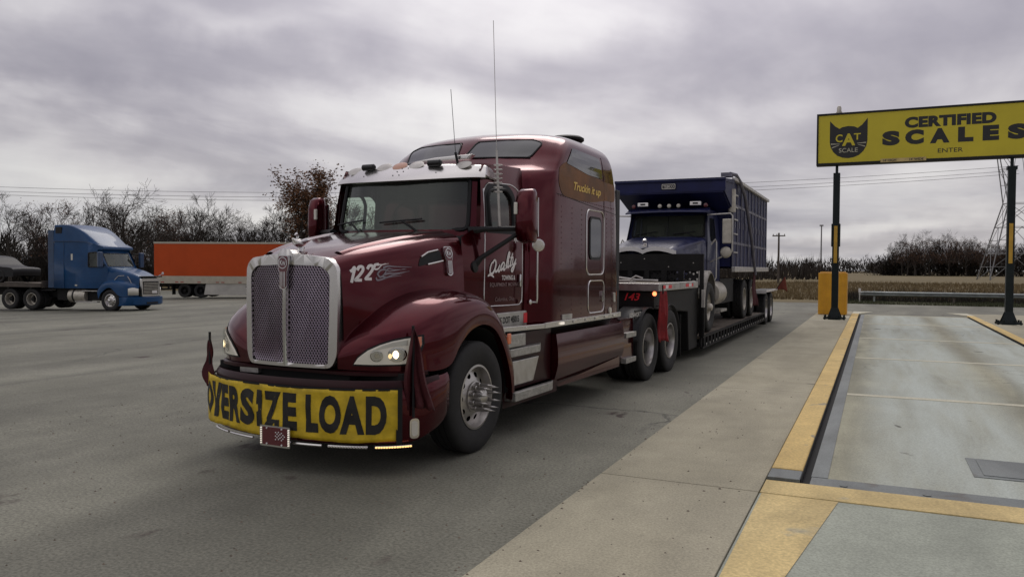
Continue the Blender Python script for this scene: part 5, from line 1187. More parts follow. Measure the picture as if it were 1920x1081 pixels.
for s in (-1, 1):
    g = G(); A = [(.66*math.cos(R_(a)), .62+.66*math.sin(R_(a))) for a in range(8, 181, 9)]; A = [(-b if False else -x, z) for x, z in A]
    g.grid([[Vector((s*x, y*(.93 if x > 1.2 else 1), z-(.05 if x > 1.22 else 0)+.02)) for x in (.78, .95, 1.12, 1.22, 1.25)] for y, z in A]); g.build('fender', 'grey_fender', D, ang=50, solid=.015)
    g = G(); g.prism(rrect(.74, 1.15, .80, 1.12, .06), lambda a, b, t: Vector((s*a, t, b)), -.88, -.6); hl = g.build('headlight_pod', 'grey_fender', D, ang=30)
    g = G(); g.prism(rrect(.86, 1.1, .86, 1.06, .04), lambda a, b, t: Vector((s*a, t, b)), -.9, -.87); g.build('headlight', 'lens_clear', hl, ang=30)
    steer_wheel(D, s*1.06, 0, .53, s, spikes=False, rimmat='dusty_alu', W=.36)
    for y in (5.25, 6.6): drive_wheel(D, s*1.06, y, .53, s, rimmat='dusty_alu')
g = G(); g.box(-1.15, 1.15, -1.05, -.9, .45, .75); g.build('bumper', 'frame_black', D, ang=0, bevel=.02)
g = G()
for s in (-1, 1): g.box(s*.42-.05, s*.42+.05, -.7, 8.2, .75, 1.05)
g.box(-.9, .9, -.08, .08, .45, .6); g.box(-.9, .9, 5.15, 5.35, .45, .65); g.box(-.9, .9, 6.5, 6.7, .45, .65); g.build('frame_rail', 'frame_black', D, ang=0)
# cab with open window holes
cw = lambda u, z: .95+.05*min(1, max(0, u-1.2))-.10*max(0, z-2.0)
g = G(); dwin = roundpoly([(1.42, 1.98), (1.98, 1.98), (1.98, 2.52), (1.5, 2.52)], .06)
for s in (-1, 1): g.holes([(1.14, 1.0), (2.45, 1.0), (2.45, 2.72), (1.42, 2.72), (1.15, 2.0)], [dwin], lambda a, b: Vector((s*cw(a, b), a, b)), [], [2.0, 2.3, 2.5])
dws = lambda a, b: Vector((a, 1.18+.10*(abs(a)/.9)**2+.24*max(0, (b-2.0)/.7), b)); dwh = roundpoly([(-.85, 2.08), (.85, 2.08), (.82, 2.58), (-.82, 2.58)], .05)
g.holes([(-.94, 1.6), (.94, 1.6), (.945, 2.0), (.875, 2.72), (-.875, 2.72), (-.945, 2.0)], [dwh], dws, [-.8+.2*k for k in range(9)])
g.grid([[Vector((x*.9, 1.42+1.03*k/4, 2.72+.04*(1-x*x))) for x in (-1, -.8, -.4, 0, .4, .8, 1)] for k in range(5)]); g.pts([(-1, 2.45, 1), (1, 2.45, 1), (.93, 2.45, 2.72), (-.93, 2.45, 2.72)]); dc = g.build('cab', 'navy', D, ang=45, merge=.002)
g = G(); g.holes(dwh, [], dws, [-.8+.2*k for k in range(9)]); g.build('windscreen', 'windscreen', dc, ang=60)
g = G(); g.tube([dws(a, b)+Vector((0, -.01, 0)) for a, b in dwh], .02, 5, closed=True); g.tube([dws(0, 2.08)+Vector((0, -.004, 0)), dws(0, 2.58)+Vector((0, -.004, 0))], .012, 5); g.build('windscreen_seal', 'black', dc)
for x in (-.45, .45): g = G(); g.tube([dws(x-.3, 2.14)+Vector((0, -.03, 0)), dws(x+.2, 2.20)+Vector((0, -.03, 0))], .012, 5); g.tube([dws(x+.25, 2.05)+Vector((0, -.03, 0)), dws(x, 2.17)+Vector((0, -.03, 0))], .012, 5); g.build('wiper', 'black', dc)
for s in (-1, 1): g = G(); g.holes(dwin, [], lambda a, b: Vector((s*(cw(a, b)-.01), a, b))); g.build('side_window', 'side_glass', dc, ang=0)
g = G(); g.box(-.85, .85, 1.3, 1.5, 1.5, 2.0); g.box(-.9, .9, 2.38, 2.43, 1.2, 2.7)
for s in (-1, 1): g.box(s*.45-.22, s*.45+.22, 1.95, 2.1, 1.6, 2.4)
g.build('cab_interior', 'interior_tan', dc, ang=0, bevel=.03)
g = G(); rows = []
for k in range(13):
    x = -.98+1.96*k/12; rows.append([Vector((x, 1.02+.12*x*x, 2.62+.02*(1-x*x))), Vector((x*.97, 1.42, 2.74))])
g.grid(rows); g.build('sun_visor', 'navy', dc, ang=40, solid=.02)
for x in (-.62, .62): g = G(); g.box(x-.13, x+.13, 1.36, 1.5, 2.80, 2.90); l = g.build('roof_lamp', 'satin_chrome', D, ang=0, bevel=.015); g = G(); g.box(x-.06, x+.06, 1.352, 1.36, 2.835, 2.875); g.build('roof_lens', 'black_gloss', l, ang=0)
for x in (-.85, -.22, 0, .22, .85): g = G(); g.lathe([(0, -.05), (.045, -.04), (.05, 0), (0, .02)], Matrix.Translation((x, 1.42, 2.81)) @ Matrix.Rotation(R_(90), 4, 'Z'), 10); g.build('roof_marker', 'badge_red' if abs(x) > .5 else 'dusty_alu', dc)
# mirrors, grab rails
for s in (1, -1):
    g = G(); g.tube([(s*.9, 1.35, 2.58), (s*1.42, 1.32, 2.60), (s*1.47, 1.32, 2.55), (s*1.47, 1.32, 1.75), (s*1.42, 1.33, 1.7), (s*.95, 1.4, 1.5)], .018, 6); mm = g.build('mirror_bracket', 'pale_steel', D)
    g = G(); g.box(s*1.35-.10, s*1.35+.10, 1.28, 1.36, 1.92, 2.48); g.build('mirror', 'dusty_alu', mm, ang=0, bevel=.02); g = G(); g.lathe([(0, -.06), (.1, -.04), (.13, 0), (0, .01)], Matrix.Translation((s*1.33, 1.32, 1.72)) @ Matrix.Rotation(R_(90), 4, 'Z'), 18); g.build('round_mirror', 'dusty_alu', mm)
    g = G(); g.tube([(s*1.0, 1.30, 1.9), (s*1.1, 1.30, 2.02), (s*1.12, 1.30, 1.95), (s*1.12, 1.3, 1.15), (s*1.05, 1.25, 1.0)], .018, 6); g.build('grab_rail', 'pale_steel', D)
    g = G(); g.lathe([(0, -.5), (.26, -.48), (.28, -.4), (.28, .4), (.26, .48), (0, .5)], Matrix.Translation((s*.95, 1.75, .78)) @ Matrix.Rotation(R_(90), 4, 'Z'), 20); tk = g.build('fuel_tank', 'dusty_alu', D); g = G(); g.box(s*1.12-.12, s*1.12+.12, 1.3, 2.1, .36, .42); g.build('tank_step', 'tread_plate', tk, ang=0)
    g = G(); g.box(s*.8-.2, s*.8+.2, 2.5, 4.5, .5, 1.1); g.build('side_box', 'frame_black', D, ang=0)
# dump box
g = G(); w_ = 1.24
for s in (-1, 1): g.box(s*w_-.015, s*w_+.015, 2.6, 9.2, 1.36, 3.5)
g.box(-w_, w_, 2.6, 2.63, 1.36, 3.45); g.box(-w_, w_, 9.15, 9.2, 1.36, 3.45); g.box(-w_, w_, 2.6, 9.2, 1.36, 1.4)
g.prism([(1.34, 3.12), (1.34, 3.40), (2.6, 3.50), (2.6, 3.40), (1.42, 3.34), (1.42, 3.12)], lambda a, b, t: Vector((t, a, b)), -1.3, 1.3)
for s in (-1, 1): g.prism([(1.36, 3.12), (2.6, 2.75), (2.6, 3.5), (1.36, 3.40)], lambda a, b, t: Vector((t, a, b)), s*1.26-.02, s*1.26+.02)
g.prism([(1.36, 3.13), (2.6, 2.76), (2.6, 2.72), (1.36, 3.09)], lambda a, b, t: Vector((t, a, b)), -1.24, 1.24)
bx = g.build('dump_box', 'navy_dark', D, ang=0)
g = G(); g.box(-1.31, 1.31, 1.30, 1.36, 3.36, 3.43); g.build('canopy_lip', 'navy', bx, ang=0, bevel=.015)
g = G(); g.prism(rrect(-.17, .17, 3.185, 3.325, .02), lambda a, b, t: Vector((a, t, b)), 1.32, 1.34); bd = g.build('maker_plate', 'frame_black', D, ang=0)
g = G(); g.holes(rrect(-.16, .16, 3.195, 3.315, .02), [rrect(-.145, .145, 3.21, 3.30, .015)], lambda a, b: Vector((a, 1.317, b))); lettering(g, 'TEBCO', -.125, .125, 3.222, 3.288, lambda a, b: Vector((a, 1.317, b)), bold=.02); g.build('plate_lettering', 'pale_steel', bd, ang=0)
for s in (1, -1):
    for k in range(11): y = 2.64+6.5*k/10; g = G(); g.box(s*1.268-.013, s*1.268+.013, y-.02, y+.02, 1.36, 3.46); g.build('box_rib', 'box_steel', bx, ang=0, bevel=.008)
    for z in (1.98, 2.9): g = G(); g.box(s*1.263-.008, s*1.263+.008, 2.68, 9.1, z-.03, z+.03); g.build('side_rail', 'box_steel', bx, ang=0)
    g = G(); g.box(s*1.30-.045, s*1.30+.045, 2.6, 9.22, 1.27, 1.40); g.box(s*1.29-.05, s*1.29+.05, 2.6, 9.22, 3.465, 3.545); g.build('box_edge', 'pale_steel', bx, ang=0, bevel=.01)
    for k in range(10): y = 2.97+6.5*k/10; g = G(); g.box(s*1.262-.007, s*1.262+.007, y-.05, y+.05, 2.36, 2.52); g.build('rib_gusset', 'box_steel', bx, ang=0)
for z in (1.75, 2.2, 2.55, 2.85, 3.15): g = G(); g.box(1.265, 1.3, 2.68, 3.24, z-.015, z+.015); g.build('ladder_rung', 'pale_steel', bx, ang=0)
g = G(); g.tube([(1.36, 6.0, 1.2), (1.38, 5.0, 2.2), (1.36, 3.9, 3.2), (1.34, 3.2, 3.5), (1.31, 2.75, 3.62), (1.2, 2.55, 3.64)], .045, 8); g.box(1.0, 1.25, 2.45, 2.7, 3.56, 3.66); g.build('tarp_arm', 'box_steel', D)
g = G(); g.cyl((1.27, 2.45, 2.7), (1.27, 2.45, 3.25), .09); g.build('exhaust_stack', 'dusty_alu', D)
# ================================================================== blue sleeper truck across the lot
V = thing('semi_truck', 'bright blue sleeper semi truck with a dark grille parked across the lot', 'truck', (-33.51, 27.73, -.455), R_(100.7))
prof = [(.28, 1.1), (.28, 2.1), (.45, 2.35), (.72, 2.90), (.50, 3.0), (.52, 3.1), (1.2, 3.34), (3.2, 3.36), (3.2, 1.08)]
g = G(); vw = roundpoly([(.50, 2.12), (1.22, 2.12), (1.22, 2.80), (.82, 2.84), (.50, 2.3)], .06)
for s in (-1, 1): g.holes(prof, [vw], lambda a, b: Vector((s*(1.0+.2*min(1, max(0, (a-.3)/1.0))-.05*max(0, b-2.6)), a, b)), [.6, .8, 1.0, 1.3], [2.6])
sw = lambda b, a: (1.0+.2*min(1, max(0, (a-.3)/1.0))-.05*max(0, b-2.6))
for i in ((0, 1), (3, 4), (4, 5), (5, 6), (6, 7), (7, 8)):
    a, b = prof[i[0]], prof[i[1]]; g.pts([(-sw(a[1], a[0]), *a), (sw(a[1], a[0]), *a), (sw(b[1], b[0]), *b), (-sw(b[1], b[0]), *b)])
vwf = lambda a, b: Vector((a, .30+.42*(b-2.1)/.8+.10*(abs(a)/.95)**2-.06, b)); wh = roundpoly([(-.9, 2.15), (.9, 2.15), (.88, 2.80), (-.88, 2.80)], .06)
g.holes([(-1.0, 2.08), (1.0, 2.08), (1.02, 2.92), (-1.02, 2.92)], [wh], vwf, [-.8+.2*k for k in range(9)])
vc = g.build('cab', 'volvo_blue', V, ang=35, merge=.002)
g = G(); g.holes(wh, [], vwf, [-.8+.2*k for k in range(9)]); g.build('windscreen', 'windscreen', vc, ang=60)
g = G(); g.holes(wh, [[(a*.96, 2.475+(b-2.475)*.93) for a, b in wh]], lambda a, b: vwf(a, b)+Vector((0, -.012, 0)), [-.8+.2*k for k in range(9)]); g.build('windscreen_seal', 'black', vc, ang=0)
for s in (-1, 1): g = G(); g.holes(vw, [], lambda a, b: Vector((s*(sw(b, a)-.012), a, b))); g.build('side_window', 'side_glass', vc, ang=0); g = G(); g.tube([Vector((s*(sw(b, a)+.004), a, b)) for a, b in vw], .03, 5, closed=True); g.build('window_frame', 'black', vc)
g = G(); g.box(-.95, .95, .5, .75, 1.7, 2.12); g.box(-1.1, 1.1, 1.9, 1.95, 1.2, 3.2)
for s in (-1, 1): g.box(s*.5-.25, s*.5+.25, 1.35, 1.5, 1.6, 2.5)
g.build('cab_interior', 'interior_tan', vc, ang=0)
rp = [[(0, .55, 3.10), (0, 1.0, 3.42), (0, 1.6, 3.88), (0, 2.15, 4.14), (0, 2.6, 4.2), (0, 3.2, 4.2)], [(.55, .58, 3.09), (.55, 1.0, 3.40), (.58, 1.6, 3.87), (.6, 2.15, 4.13), (.6, 2.6, 4.19), (.6, 3.2, 4.19)], [(.86, .62, 3.07), (.92, 1.0, 3.36), (1.0, 1.6, 3.82), (1.05, 2.15, 4.09), (1.06, 2.6, 4.16), (1.06, 3.2, 4.16)], [(.95, .66, 3.05), (1.04, 1.02, 3.30), (1.1, 1.62, 3.72), (1.14, 2.15, 4.0), (1.15, 2.6, 4.07), (1.15, 3.2, 4.07)], [(1.0, .7, 3.03), (1.12, 1.05, 3.2), (1.17, 1.64, 3.34), (1.19, 2.2, 3.36), (1.19, 2.6, 3.36), (1.19, 3.25, 3.36)]]
rs = surf([[Vector(p) for p in r] for r in rp], 4, 3); g = G(); g.grid(rs); g.grid(mirx(rs)); fa = g.build('roof_fairing', 'volvo_blue', V, ang=30, merge=.001)
g = G(); g.tube([(-1.19, .95, 3.22), (-1.195, 1.4, 3.335), (-1.205, 2.2, 3.365), (-1.205, 3.2, 3.365)], .014, 5); g.tube([(-1.205, 2.62, 1.1), (-1.205, 2.62, 3.3)], .01, 4); g.build('panel_seam', 'volvo_blue_dark', vc)
g = G(); g.box(-1.19, -1.15, 2.75, 3.1, 3.75, 4.05); g.build('fairing_notch', 'black', fa, ang=0)
g = G(); g.box(-1.215, -1.2, 2.1, 2.2, 2.45, 2.75); g.build('side_lamp', 'lens_clear', vc, ang=0); g = G(); g.box(-1.215, -1.2, 1.85, 1.98, 1.2, 1.27); g.build('side_lamp', 'lens_clear', vc, ang=0)
for s in (-1, 1): g = G(); g.box(s*1.17-.02, s*1.17+.02, 3.22, 3.55, 1.1, 3.9); g.build('side_extender', 'volvo_blue_dark', vc, ang=0)
vh = [[(0, -1.28, 1.62), (0, -.9, 1.80), (0, -.3, 1.99), (0, .4, 2.14)], [(.45, -1.26, 1.62), (.5, -.9, 1.80), (.55, -.3, 1.99), (.6, .4, 2.13)], [(.62, -1.22, 1.56), (.72, -.85, 1.73), (.82, -.3, 1.92), (.9, .38, 2.06)], [(.66, -1.2, 1.3), (.80, -.82, 1.45), (.92, -.3, 1.6), (1.0, .36, 1.75)], [(.68, -1.18, .75), (.85, -.8, .9), (.96, -.3, 1.1), (1.03, .35, 1.15)]]
hs = surf([[Vector(p) for p in r] for r in vh], 5, 4); g = G(); g.grid(hs); g.grid(mirx(hs)); vhd = g.build('hood', 'volvo_blue', V, ang=55, merge=.001)
for s in (-1, 1):
    vf = [[(.6, -1.2, 1.25), (.85, -.8, 1.42), (.95, -.3, 1.5), (1.0, .1, 1.5), (1.02, .5, 1.4), (1.05, .72, 1.1)], [(.72, -1.22, 1.1), (1.1, -.85, 1.22), (1.18, -.3, 1.33), (1.2, .1, 1.33), (1.2, .5, 1.2), (1.2, .72, .95)], [(.72, -1.22, .72), (1.12, -.9, .72), (1.21, -.52, .75), (1.22, 0, 1.14), (1.22, .45, .92), (1.22, .64, .6)]]
    r = surf([[Vector((s*p[0], p[1], p[2])) for p in q] for q in vf], 5, 4); g = G(); g.grid(r); g.build('fender', 'volvo_blue', V, ang=60)
    g = G(); rows = [[Vector((s*(.76+.36*k/6), -1.245+.30*(k/6)**1.6, z)) for z in (.78, 1.12-.10*abs(k/6-.6)+.03)] for k in range(7)]; g.grid(rows); g.build('headlight', 'lens_clear', V, ang=60, solid=.02)
    g = G(); g.tube([(s*.90, -.55, 1.72), (s*.93, -.25, 1.70), (s*1.0, .0, 1.42)], .016, 5); g.tube([(s*.84, -.7, 1.68), (s*.86, -.85, 1.5), (s*.83, -.9, 1.35)], .016, 5); g.build('hood_trim', 'pale_steel', vhd)
    steer_wheel(V, s*1.05, 0, .52, s, .52, spikes=False, rimmat='satin_chrome')
    for y in (4.55, 5.85): drive_wheel(V, s*1.07, y, .52, s, .52, rimmat='dusty_alu')
    g = G(); g.lathe([(0, -.72), (.3, -.7), (.33, -.66), (.33, .3), (0, .31)], Matrix.Translation((s*.9, 1.75, .72)) @ Matrix.Rotation(R_(-90), 4, 'Z'), 22); tk = g.build('fuel_tank', 'dusty_alu', V)
    g = G(); g.lathe([(.335, -.42), (.34, -.4), (.34, -.35), (.335, -.33)], Matrix.Translation((s*.9, 1.75, .72)) @ Matrix.Rotation(R_(-90), 4, 'Z'), 22); g.build('tank_strap', 'black', tk)
    g = G(); g.box(s*1.1-.1, s*1.1+.1, .72, 2.0, .42, .47); g.box(s*1.1-.1, s*1.1+.1, .72, 1.6, .95, .99); g.build('cab_step', 'aluminium', V, ang=0)
    g = G(); g.tube([(s*1.0, .45, 2.2), (s*1.35, .3, 2.3), (s*1.35, .3, 2.75), (s*1.05, .55, 2.8)], .025, 6); mm = g.build('mirror_arm', 'black', V); g = G(); g.box(s*1.42-.13, s*1.42+.13, .27, .42, 2.1, 2.85); g.build('mirror', 'volvo_blue_dark', mm, ang=0, bevel=.04); g = G(); g.box(s*1.42-.1, s*1.42+.1, .425, .43, 2.15, 2.8); g.build('mirror_glass', 'chrome', mm, ang=0)
g = G(); g.prism(roundpoly([(-.6, .72), (.6, .72), (.64, 1.58), (-.64, 1.58)], .05), lambda a, b, t: Vector((a, t, b)), -1.33, -1.22); vg = g.build('grille_frame', 'satin_chrome', V, ang=30)
g = G(); g.prism(roundpoly([(-.53, .80), (.53, .80), (.56, 1.44), (-.56, 1.44)], .03), lambda a, b, t: Vector((a, t, b)), -1.34, -1.325); g.build('grille_opening', 'black', vg, ang=0)
g = G()
for k in range(8): g.box(-.52, .52, -1.352, -1.34, .84+.072*k, .868+.072*k)
g.build('grille_bars', 'dusty_alu', vg, ang=0)
g = G(); g.box(.05, .4, -1.37, -1.353, .86, .98); g.build('front_plate', 'white_paint', vg, ang=0)
g = G(); g.prism([(-.72, -1.42), (.72, -1.42), (.66, -1.2), (-.66, -1.2)], lambda a, b, t: Vector((a, b, t)), 1.64, 1.70); g.build('bug_deflector', 'black_gloss', V, ang=0, bevel=.01)
g = G(); c = catmull([(0, -1.42, 0), (.6, -1.38, 0), (1.0, -1.22, 0), (1.22, -.9, 0), (1.24, -.55, 0)], 4); rows = [[p+Vector((0, .06, .70)), p+Vector((0, 0, .68)), p+Vector((0, 0, .34)), p+Vector((0, .08, .28))] for p in c]; g.grid(rows); g.grid(mirx(rows)); g.build('bumper', 'volvo_blue', V, ang=40, merge=.001)
g = G(); g.box(-.4, .4, -1.43, -1.40, .36, .44); g.build('bumper_slot', 'black', V, ang=0)
g = G(); g.box(-.62, .62, -1.15, -.6, .4, 1.5); g.box(-1.0, 1.0, .7, 3.2, .5, 1.1)
for s in (-1, 1): g.box(s*.43-.05, s*.43+.05, -.8, 6.6, .6, .9); g.box(s*1.1-.1, s*1.1+.1, 3.3, 4.0, .95, 1.0)
g.build('chassis', 'black_matte', V, ang=0)
g = G(); g.lathe([(0, -.05), (.07, 0), (0, .05)], Matrix.Translation((.98, -1.25, 1.82)), 12); g.tube([(.98, -1.2, 1.78), (.9, -.9, 1.62)], .015, 5); g.build('hood_mirror', 'white_paint', V)
# ---- flatbed behind it, with a dark car on the deck
F = thing('flatbed_trailer', 'dark flatbed trailer with a worn timber deck hitched to the blue truck', 'trailer', (V.location.x-.9826*3.9, V.location.y-.1857*3.9, -.62), R_(100.7))
g = G(); g.box(-1.25, 1.25, 0, 12, 1.38, 1.46); g.build('deck', 'deck_wood', F, ang=0)
g = G(); 
for s in (-1, 1): g.box(s*1.28-.03, s*1.28+.03, 0, 12, 1.28, 1.48)
g.box(-1.25, 1.25, -.05, 0, 1.25, 1.6); g.build('side_rail', 'pole_wood', F, ang=0)
g = G()
for s in (-1, 1): g.prism([(.2, 1.27), (12, 1.27), (12, .95), (3.2, .85), (2.6, 1.1), (.2, 1.12)], lambda a, b, t: Vector((t, a, b)), s*.5-.06, s*.5+.06)
for k in range(9): g.box(-1.25, 1.25, .6+1.35*k, .7+1.35*k, 1.2, 1.28)
g.build('main_beam', 'frame_black', F, ang=0)
g = G(); g.box(-1.29, -1.24, .1, .95, 1.3, 1.42); g.build('rail_marker', 'aluminium', F, ang=0)
for y in (10.0, 11.3):
    for s in (1, -1): drive_wheel(F, s*1.07, y, .52, s, .52, rimmat='dusty_alu')
c_ = thing('car', 'dark car carried on the flatbed deck at the left edge', 'car', (V.location.x-.9826*8.1, V.location.y-.1857*8.1, .85), R_(100.7))
cp = [(-2.1, .35), (-2.12, .62), (-1.95, .78), (-1.1, .88), (-.45, 1.32), (.7, 1.36), (1.5, 1.02), (2.05, .92), (2.12, .6), (2.08, .32)]
g = G(); rows = []
for p in catmull([(*q, 0) for q in cp], 4): wb = .86-.22*max(0, p.y-.85); rows.append([Vector((x*wb, p.x, p.y-.03*abs(x)**3)) for x in (-1, -.8, -.4, 0, .4, .8, 1)])
g.grid(rows); g.grid([[r[0] for r in rows], [Vector((-.88, r[0].y, .3)) for r in rows]]); g.grid([[r[-1] for r in rows], [Vector((.88, r[0].y, .3)) for r in rows]]); g.build('car_body', 'black', c_, ang=45)
for s in (-1, 1):
    g = G(); g.holes(roundpoly([(-.95, .92), (-.42, 1.25), (.68, 1.28), (1.3, .98), (1.2, .92)], .05), [], lambda a, b: Vector((s*(.885-.22*max(0, b-.85)), a, b))); g.build('side_window', 'tinted', c_, ang=0)
    for y in (-1.3, 1.3): g = tyre_geo(.32, .2, .2, 28); o = g.build('wheel', 'rubber', c_, loc=(s*.8, y, .32))
# ================================================================== orange trailer
O_ = thing('box_trailer', 'long orange box trailer with white lower band parked behind the blue truck', 'trailer', (-46.05, 44.55, -.58), R_(110))
g = G(); g.box(-1.3, 1.3, -13.2, 2.95, 1.58, 3.95); ob = g.build('trailer_body', 'orange_panel', O_, ang=0, bevel=.02)
g = G(); 
for k in range(13): y = -12.9+1.22*k; g.box(-1.304, -1.30, y-.006, y+.006, 1.6, 3.93)
g.build('panel_seam', 'orange_panel', ob, ang=0)
g = G(); g.box(-1.32, 1.32, -13.22, 2.97, 3.95, 4.08); g.build('top_rail', 'trailer_cream', O_, ang=0, bevel=.01)
g = G(); g.box(-1.32, 1.32, -13.22, 2.97, 1.03, 1.58); lr = g.build('bottom_rail', 'trailer_cream', O_, ang=0, bevel=.01)
for y in (2.3, 1.2, .8, -.5, -1.9, -2.3, -3.6, -4.9, -5.3, -7, -9): g = G(); g.box(-1.327, -1.318, y-.12, y+.12, 1.1, 1.16); g.build('marker_tape', 'lens_red', lr, ang=0)
for s in (-1, 1): g = G(); g.prism([(-1.0, 1.03), (-9.6, 1.03), (-9.6, .22), (-.85, .22)], lambda a, b, t: Vector((t, a, b)), s*1.24-.02, s*1.24+.02); g.build('side_skirt', 'trailer_white', O_, ang=0)
g = G(); g.box(-1.265, -1.255, -5.5, -4.0, .78, .84); g.box(-1.27, -1.255, -6.1, -5.95, .8, .95); g.build('skirt_marks', 'pole_wood', O_, ang=0)
for y in (-.55, .68):
    for s in (1, -1): drive_wheel(O_, s*1.07, y, .5, s, .5, rimmat='frame_black')
g = G(); g.box(-.6, .6, -1.4, 2.0, .6, 1.03); g.box(-1.1, 1.1, 2.75, 2.9, .5, .62)
for s in (-1, 1): g.box(s*.55-.04, s*.55+.04, 2.75, 2.88, .5, 1.03); g.box(s*.8-.06, s*.8+.06, -10.4, -10.2, 0, 1.03)
g.build('bogie_frame', 'frame_black', O_, ang=0)
g = G(); g.box(-1.2, -.7, 1.6, 1.62, .2, .95); g.box(.7, 1.2, 1.6, 1.62, .2, .95); g.build('mud_flap', 'black', O_, ang=0)
# ================================================================== trees
def grow(rng, H, spread, r0, nb, depth=4, upright=.6, twist=.25, lean=(0, 0)):
    trunk, twigs, tips = G(), G(), []
    def branch(p, d, ln, r, lev):
        n = 4 if lev < 2 else 3; ps = [p]; rs = [r]; q = p.copy(); dd = d.copy()
        for k in range(n):
            dd = (dd+Vector((rng.uniform(-1, 1), rng.uniform(-1, 1), rng.uniform(-.6, 1)))*twist+Vector((0, 0, .07*upright))).normalized()
            q = q+dd*ln/n; ps.append(q.copy()); rs.append(max(.011, r*(1-.75*(k+1)/n)))
        (trunk if lev < 2 else twigs).tube(ps, rs, 6 if lev == 0 else (4 if lev < 2 else 3), cap=False)
        if lev >= depth: tips.append(q.copy()); return
        m = nb[min(lev, len(nb)-1)]
        for k in range(m):
            f = rng.uniform(.22 if lev else .3, 1.0); i = min(n-1, int(f*n)); pp = ps[i].lerp(ps[i+1], f*n-i)
            az = rng.uniform(0, 2*math.pi); base = dd.lerp(d, .5).normalized(); x, y = trunk.frame(base)
            ang = R_(rng.uniform(25, 58))*spread
            nd_ = (base*math.cos(ang)+(x*math.cos(az)+y*math.sin(az))*math.sin(ang)).normalized()
            branch(pp, nd_, ln*rng.uniform(.42, .68)*(1.15-.45*f if lev == 0 else 1), max(.012, rs[i]*.55), lev+1)
    branch(Vector((0, 0, -.3)), Vector((lean[0], lean[1], 1)).normalized(), H*.72, r0, 0)
    return trunk, twigs, tips
def leaves(rng, tips, per, size, rad, zmin=0, keep=1.0):
    g = G()
    for p in tips:
        if p.z < zmin or rng.random() > keep: continue
        for k in range(per):
            c = p+Vector((rng.gauss(0, rad), rng.gauss(0, rad), rng.gauss(0, rad*.8))); a = Vector((rng.uniform(-1, 1), rng.uniform(-1, 1), rng.uniform(-1, 1))).normalized()
            x, y = g.frame(a); s = size*rng.uniform(.5, 1.3); g.pts([c-x*s, c-y*s*.6, c+x*s, c+y*s*.6])
    return g
def tree_proto(name, label, seed, H, spread, r0, nb, depth, bark='bark', twig='twig', leaf=None, upright=.6, twist=.25, cat='tree', group=None, lean=(0, 0)):
    rng = random.Random(seed); tr, tw, tips = grow(rng, H, spread, r0, nb, depth, upright, twist, lean)
    k_ = H/sorted(p.z for p in tips)[int(len(tips)*.995)]; tips = [p*k_ for p in tips]
    for v in list(tr.bm.verts)+list(tw.bm.verts): v.co *= k_
    t = thing(name, label, cat, (0, 0, 0), 0, group); tr.build('trunk', bark, t, ang=60, flip=False)
    c = tw.build('crown', twig, t, ang=0, flip=False)
    if leaf:
        per, size, rad, m, zm, kp = leaf; leaves(rng, tips, per, size, rad, zm, kp).build('foliage', m, t, ang=0, flip=False)
    return t
def place(proto, x, y, s, rz, label, group, used=set()):
    o = proto if proto.name not in used else copy_tree(proto); used.add(proto.name); used.add(o.name)
    o.location = (x, y, gz(x, y)-.02); o.scale = (s, s, s*1.0); o.rotation_euler = (0, 0, rz); tag(o, label, 'tree', group); return o
GL = 'bare trees behind the trucks'
bare = [tree_proto('bare_tree', '-', 11, 9.5, 1.0, .20, [10, 6, 5, 4], 4), tree_proto('bare_tree', '-', 23, 9.0, .8, .16, [11, 6, 5, 4], 4, upright=1.2),
        tree_proto('bare_tree', '-', 37, 9.2, 1.25, .24, [9, 7, 5, 4], 4, 'bark', 'twig', None, .5, .32), tree_proto('bare_tree', '-', 51, 8.0, 1.0, .15, [10, 6, 6, 3], 4, 'bark', 'twig_red', (2, .07, .25, 'leaf_brown', 1.0, .6))]
oak = tree_proto('oak_tree', 'tall tree holding its brown leaves, above the orange trailer and the left mirror', 77, 12.6, .55, .30, [10, 7, 5, 3], 4, 'bark', 'twig', (10, .125, .3, 'leaf_brown', 3.0, .85), 1.0, .2, 'tree')
oak.location = (-55.5, 66.95, gz(-55.5, 66.95))
used = set(); rt = random.Random(9)
spots = [(-84.2, 51.7, 8.6, 1), (-83.1, 54.3, 9.3, 0), (-91.1, 62.8, 8.9, 1), (-84.7, 60.2, 9.1, 3), (-91.6, 68.0, 8.4, 0), (-85.9, 66.3, 9.6, 1), (-77.8, 61.2, 10.1, 1), (-85.3, 68.7, 9.5, 3), (-66.2, 55.5, 9.4, 2), (-78.6, 68.5, 8.9, 0), (-72.3, 65.9, 8.4, 3), (-79.1, 73.8, 8.7, 1), (-71.8, 68.3, 8.7, 1), (-66.6, 64.1, 9.3, 0), (-63.7, 63.2, 9.2, 1), (-68.1, 70.0, 8.2, 2), (-75.5, 79.8, 8.3, 0), (-69.6, 75.9, 8.3, 2), (-65.2, 73.5, 8.8, 0), (-58.9, 67.6, 9.1, 1), (-54.6, 71.8, 9.3, 3), (-52.1, 70.7, 8.4, 3), (-56.6, 78.6, 9.4, 3), (-67.2, 79.2, 8.8, 3), (-62.3, 79.3, 9.6, 3), (-89.8, 52.4, 9.2, 0), (-84.5, 75.7, 8.6, 3)]
hgt = [9.5, 9.0, 9.2, 8.0]
words = ['bare grey tree with a spreading crown in the row behind the trucks', 'slim upright bare tree in the row behind the trucks', 'crooked bare tree with long bent limbs behind the trucks', 'bushy bare tree with a few brown leaves behind the trucks']
for i, (x, y, h, k) in enumerate(spots): place(bare[k], x, y, (h+.8)/hgt[k], rt.uniform(0, 6.28), words[k], GL)
GR = 'bare trees at the edge of the field'
rw = ['dark bare tree with a spreading crown in the grove across the field', 'dark upright bare tree in the grove across the field', 'dark crooked bare tree in the grove across the field', 'dark bushy tree in the grove across the field']
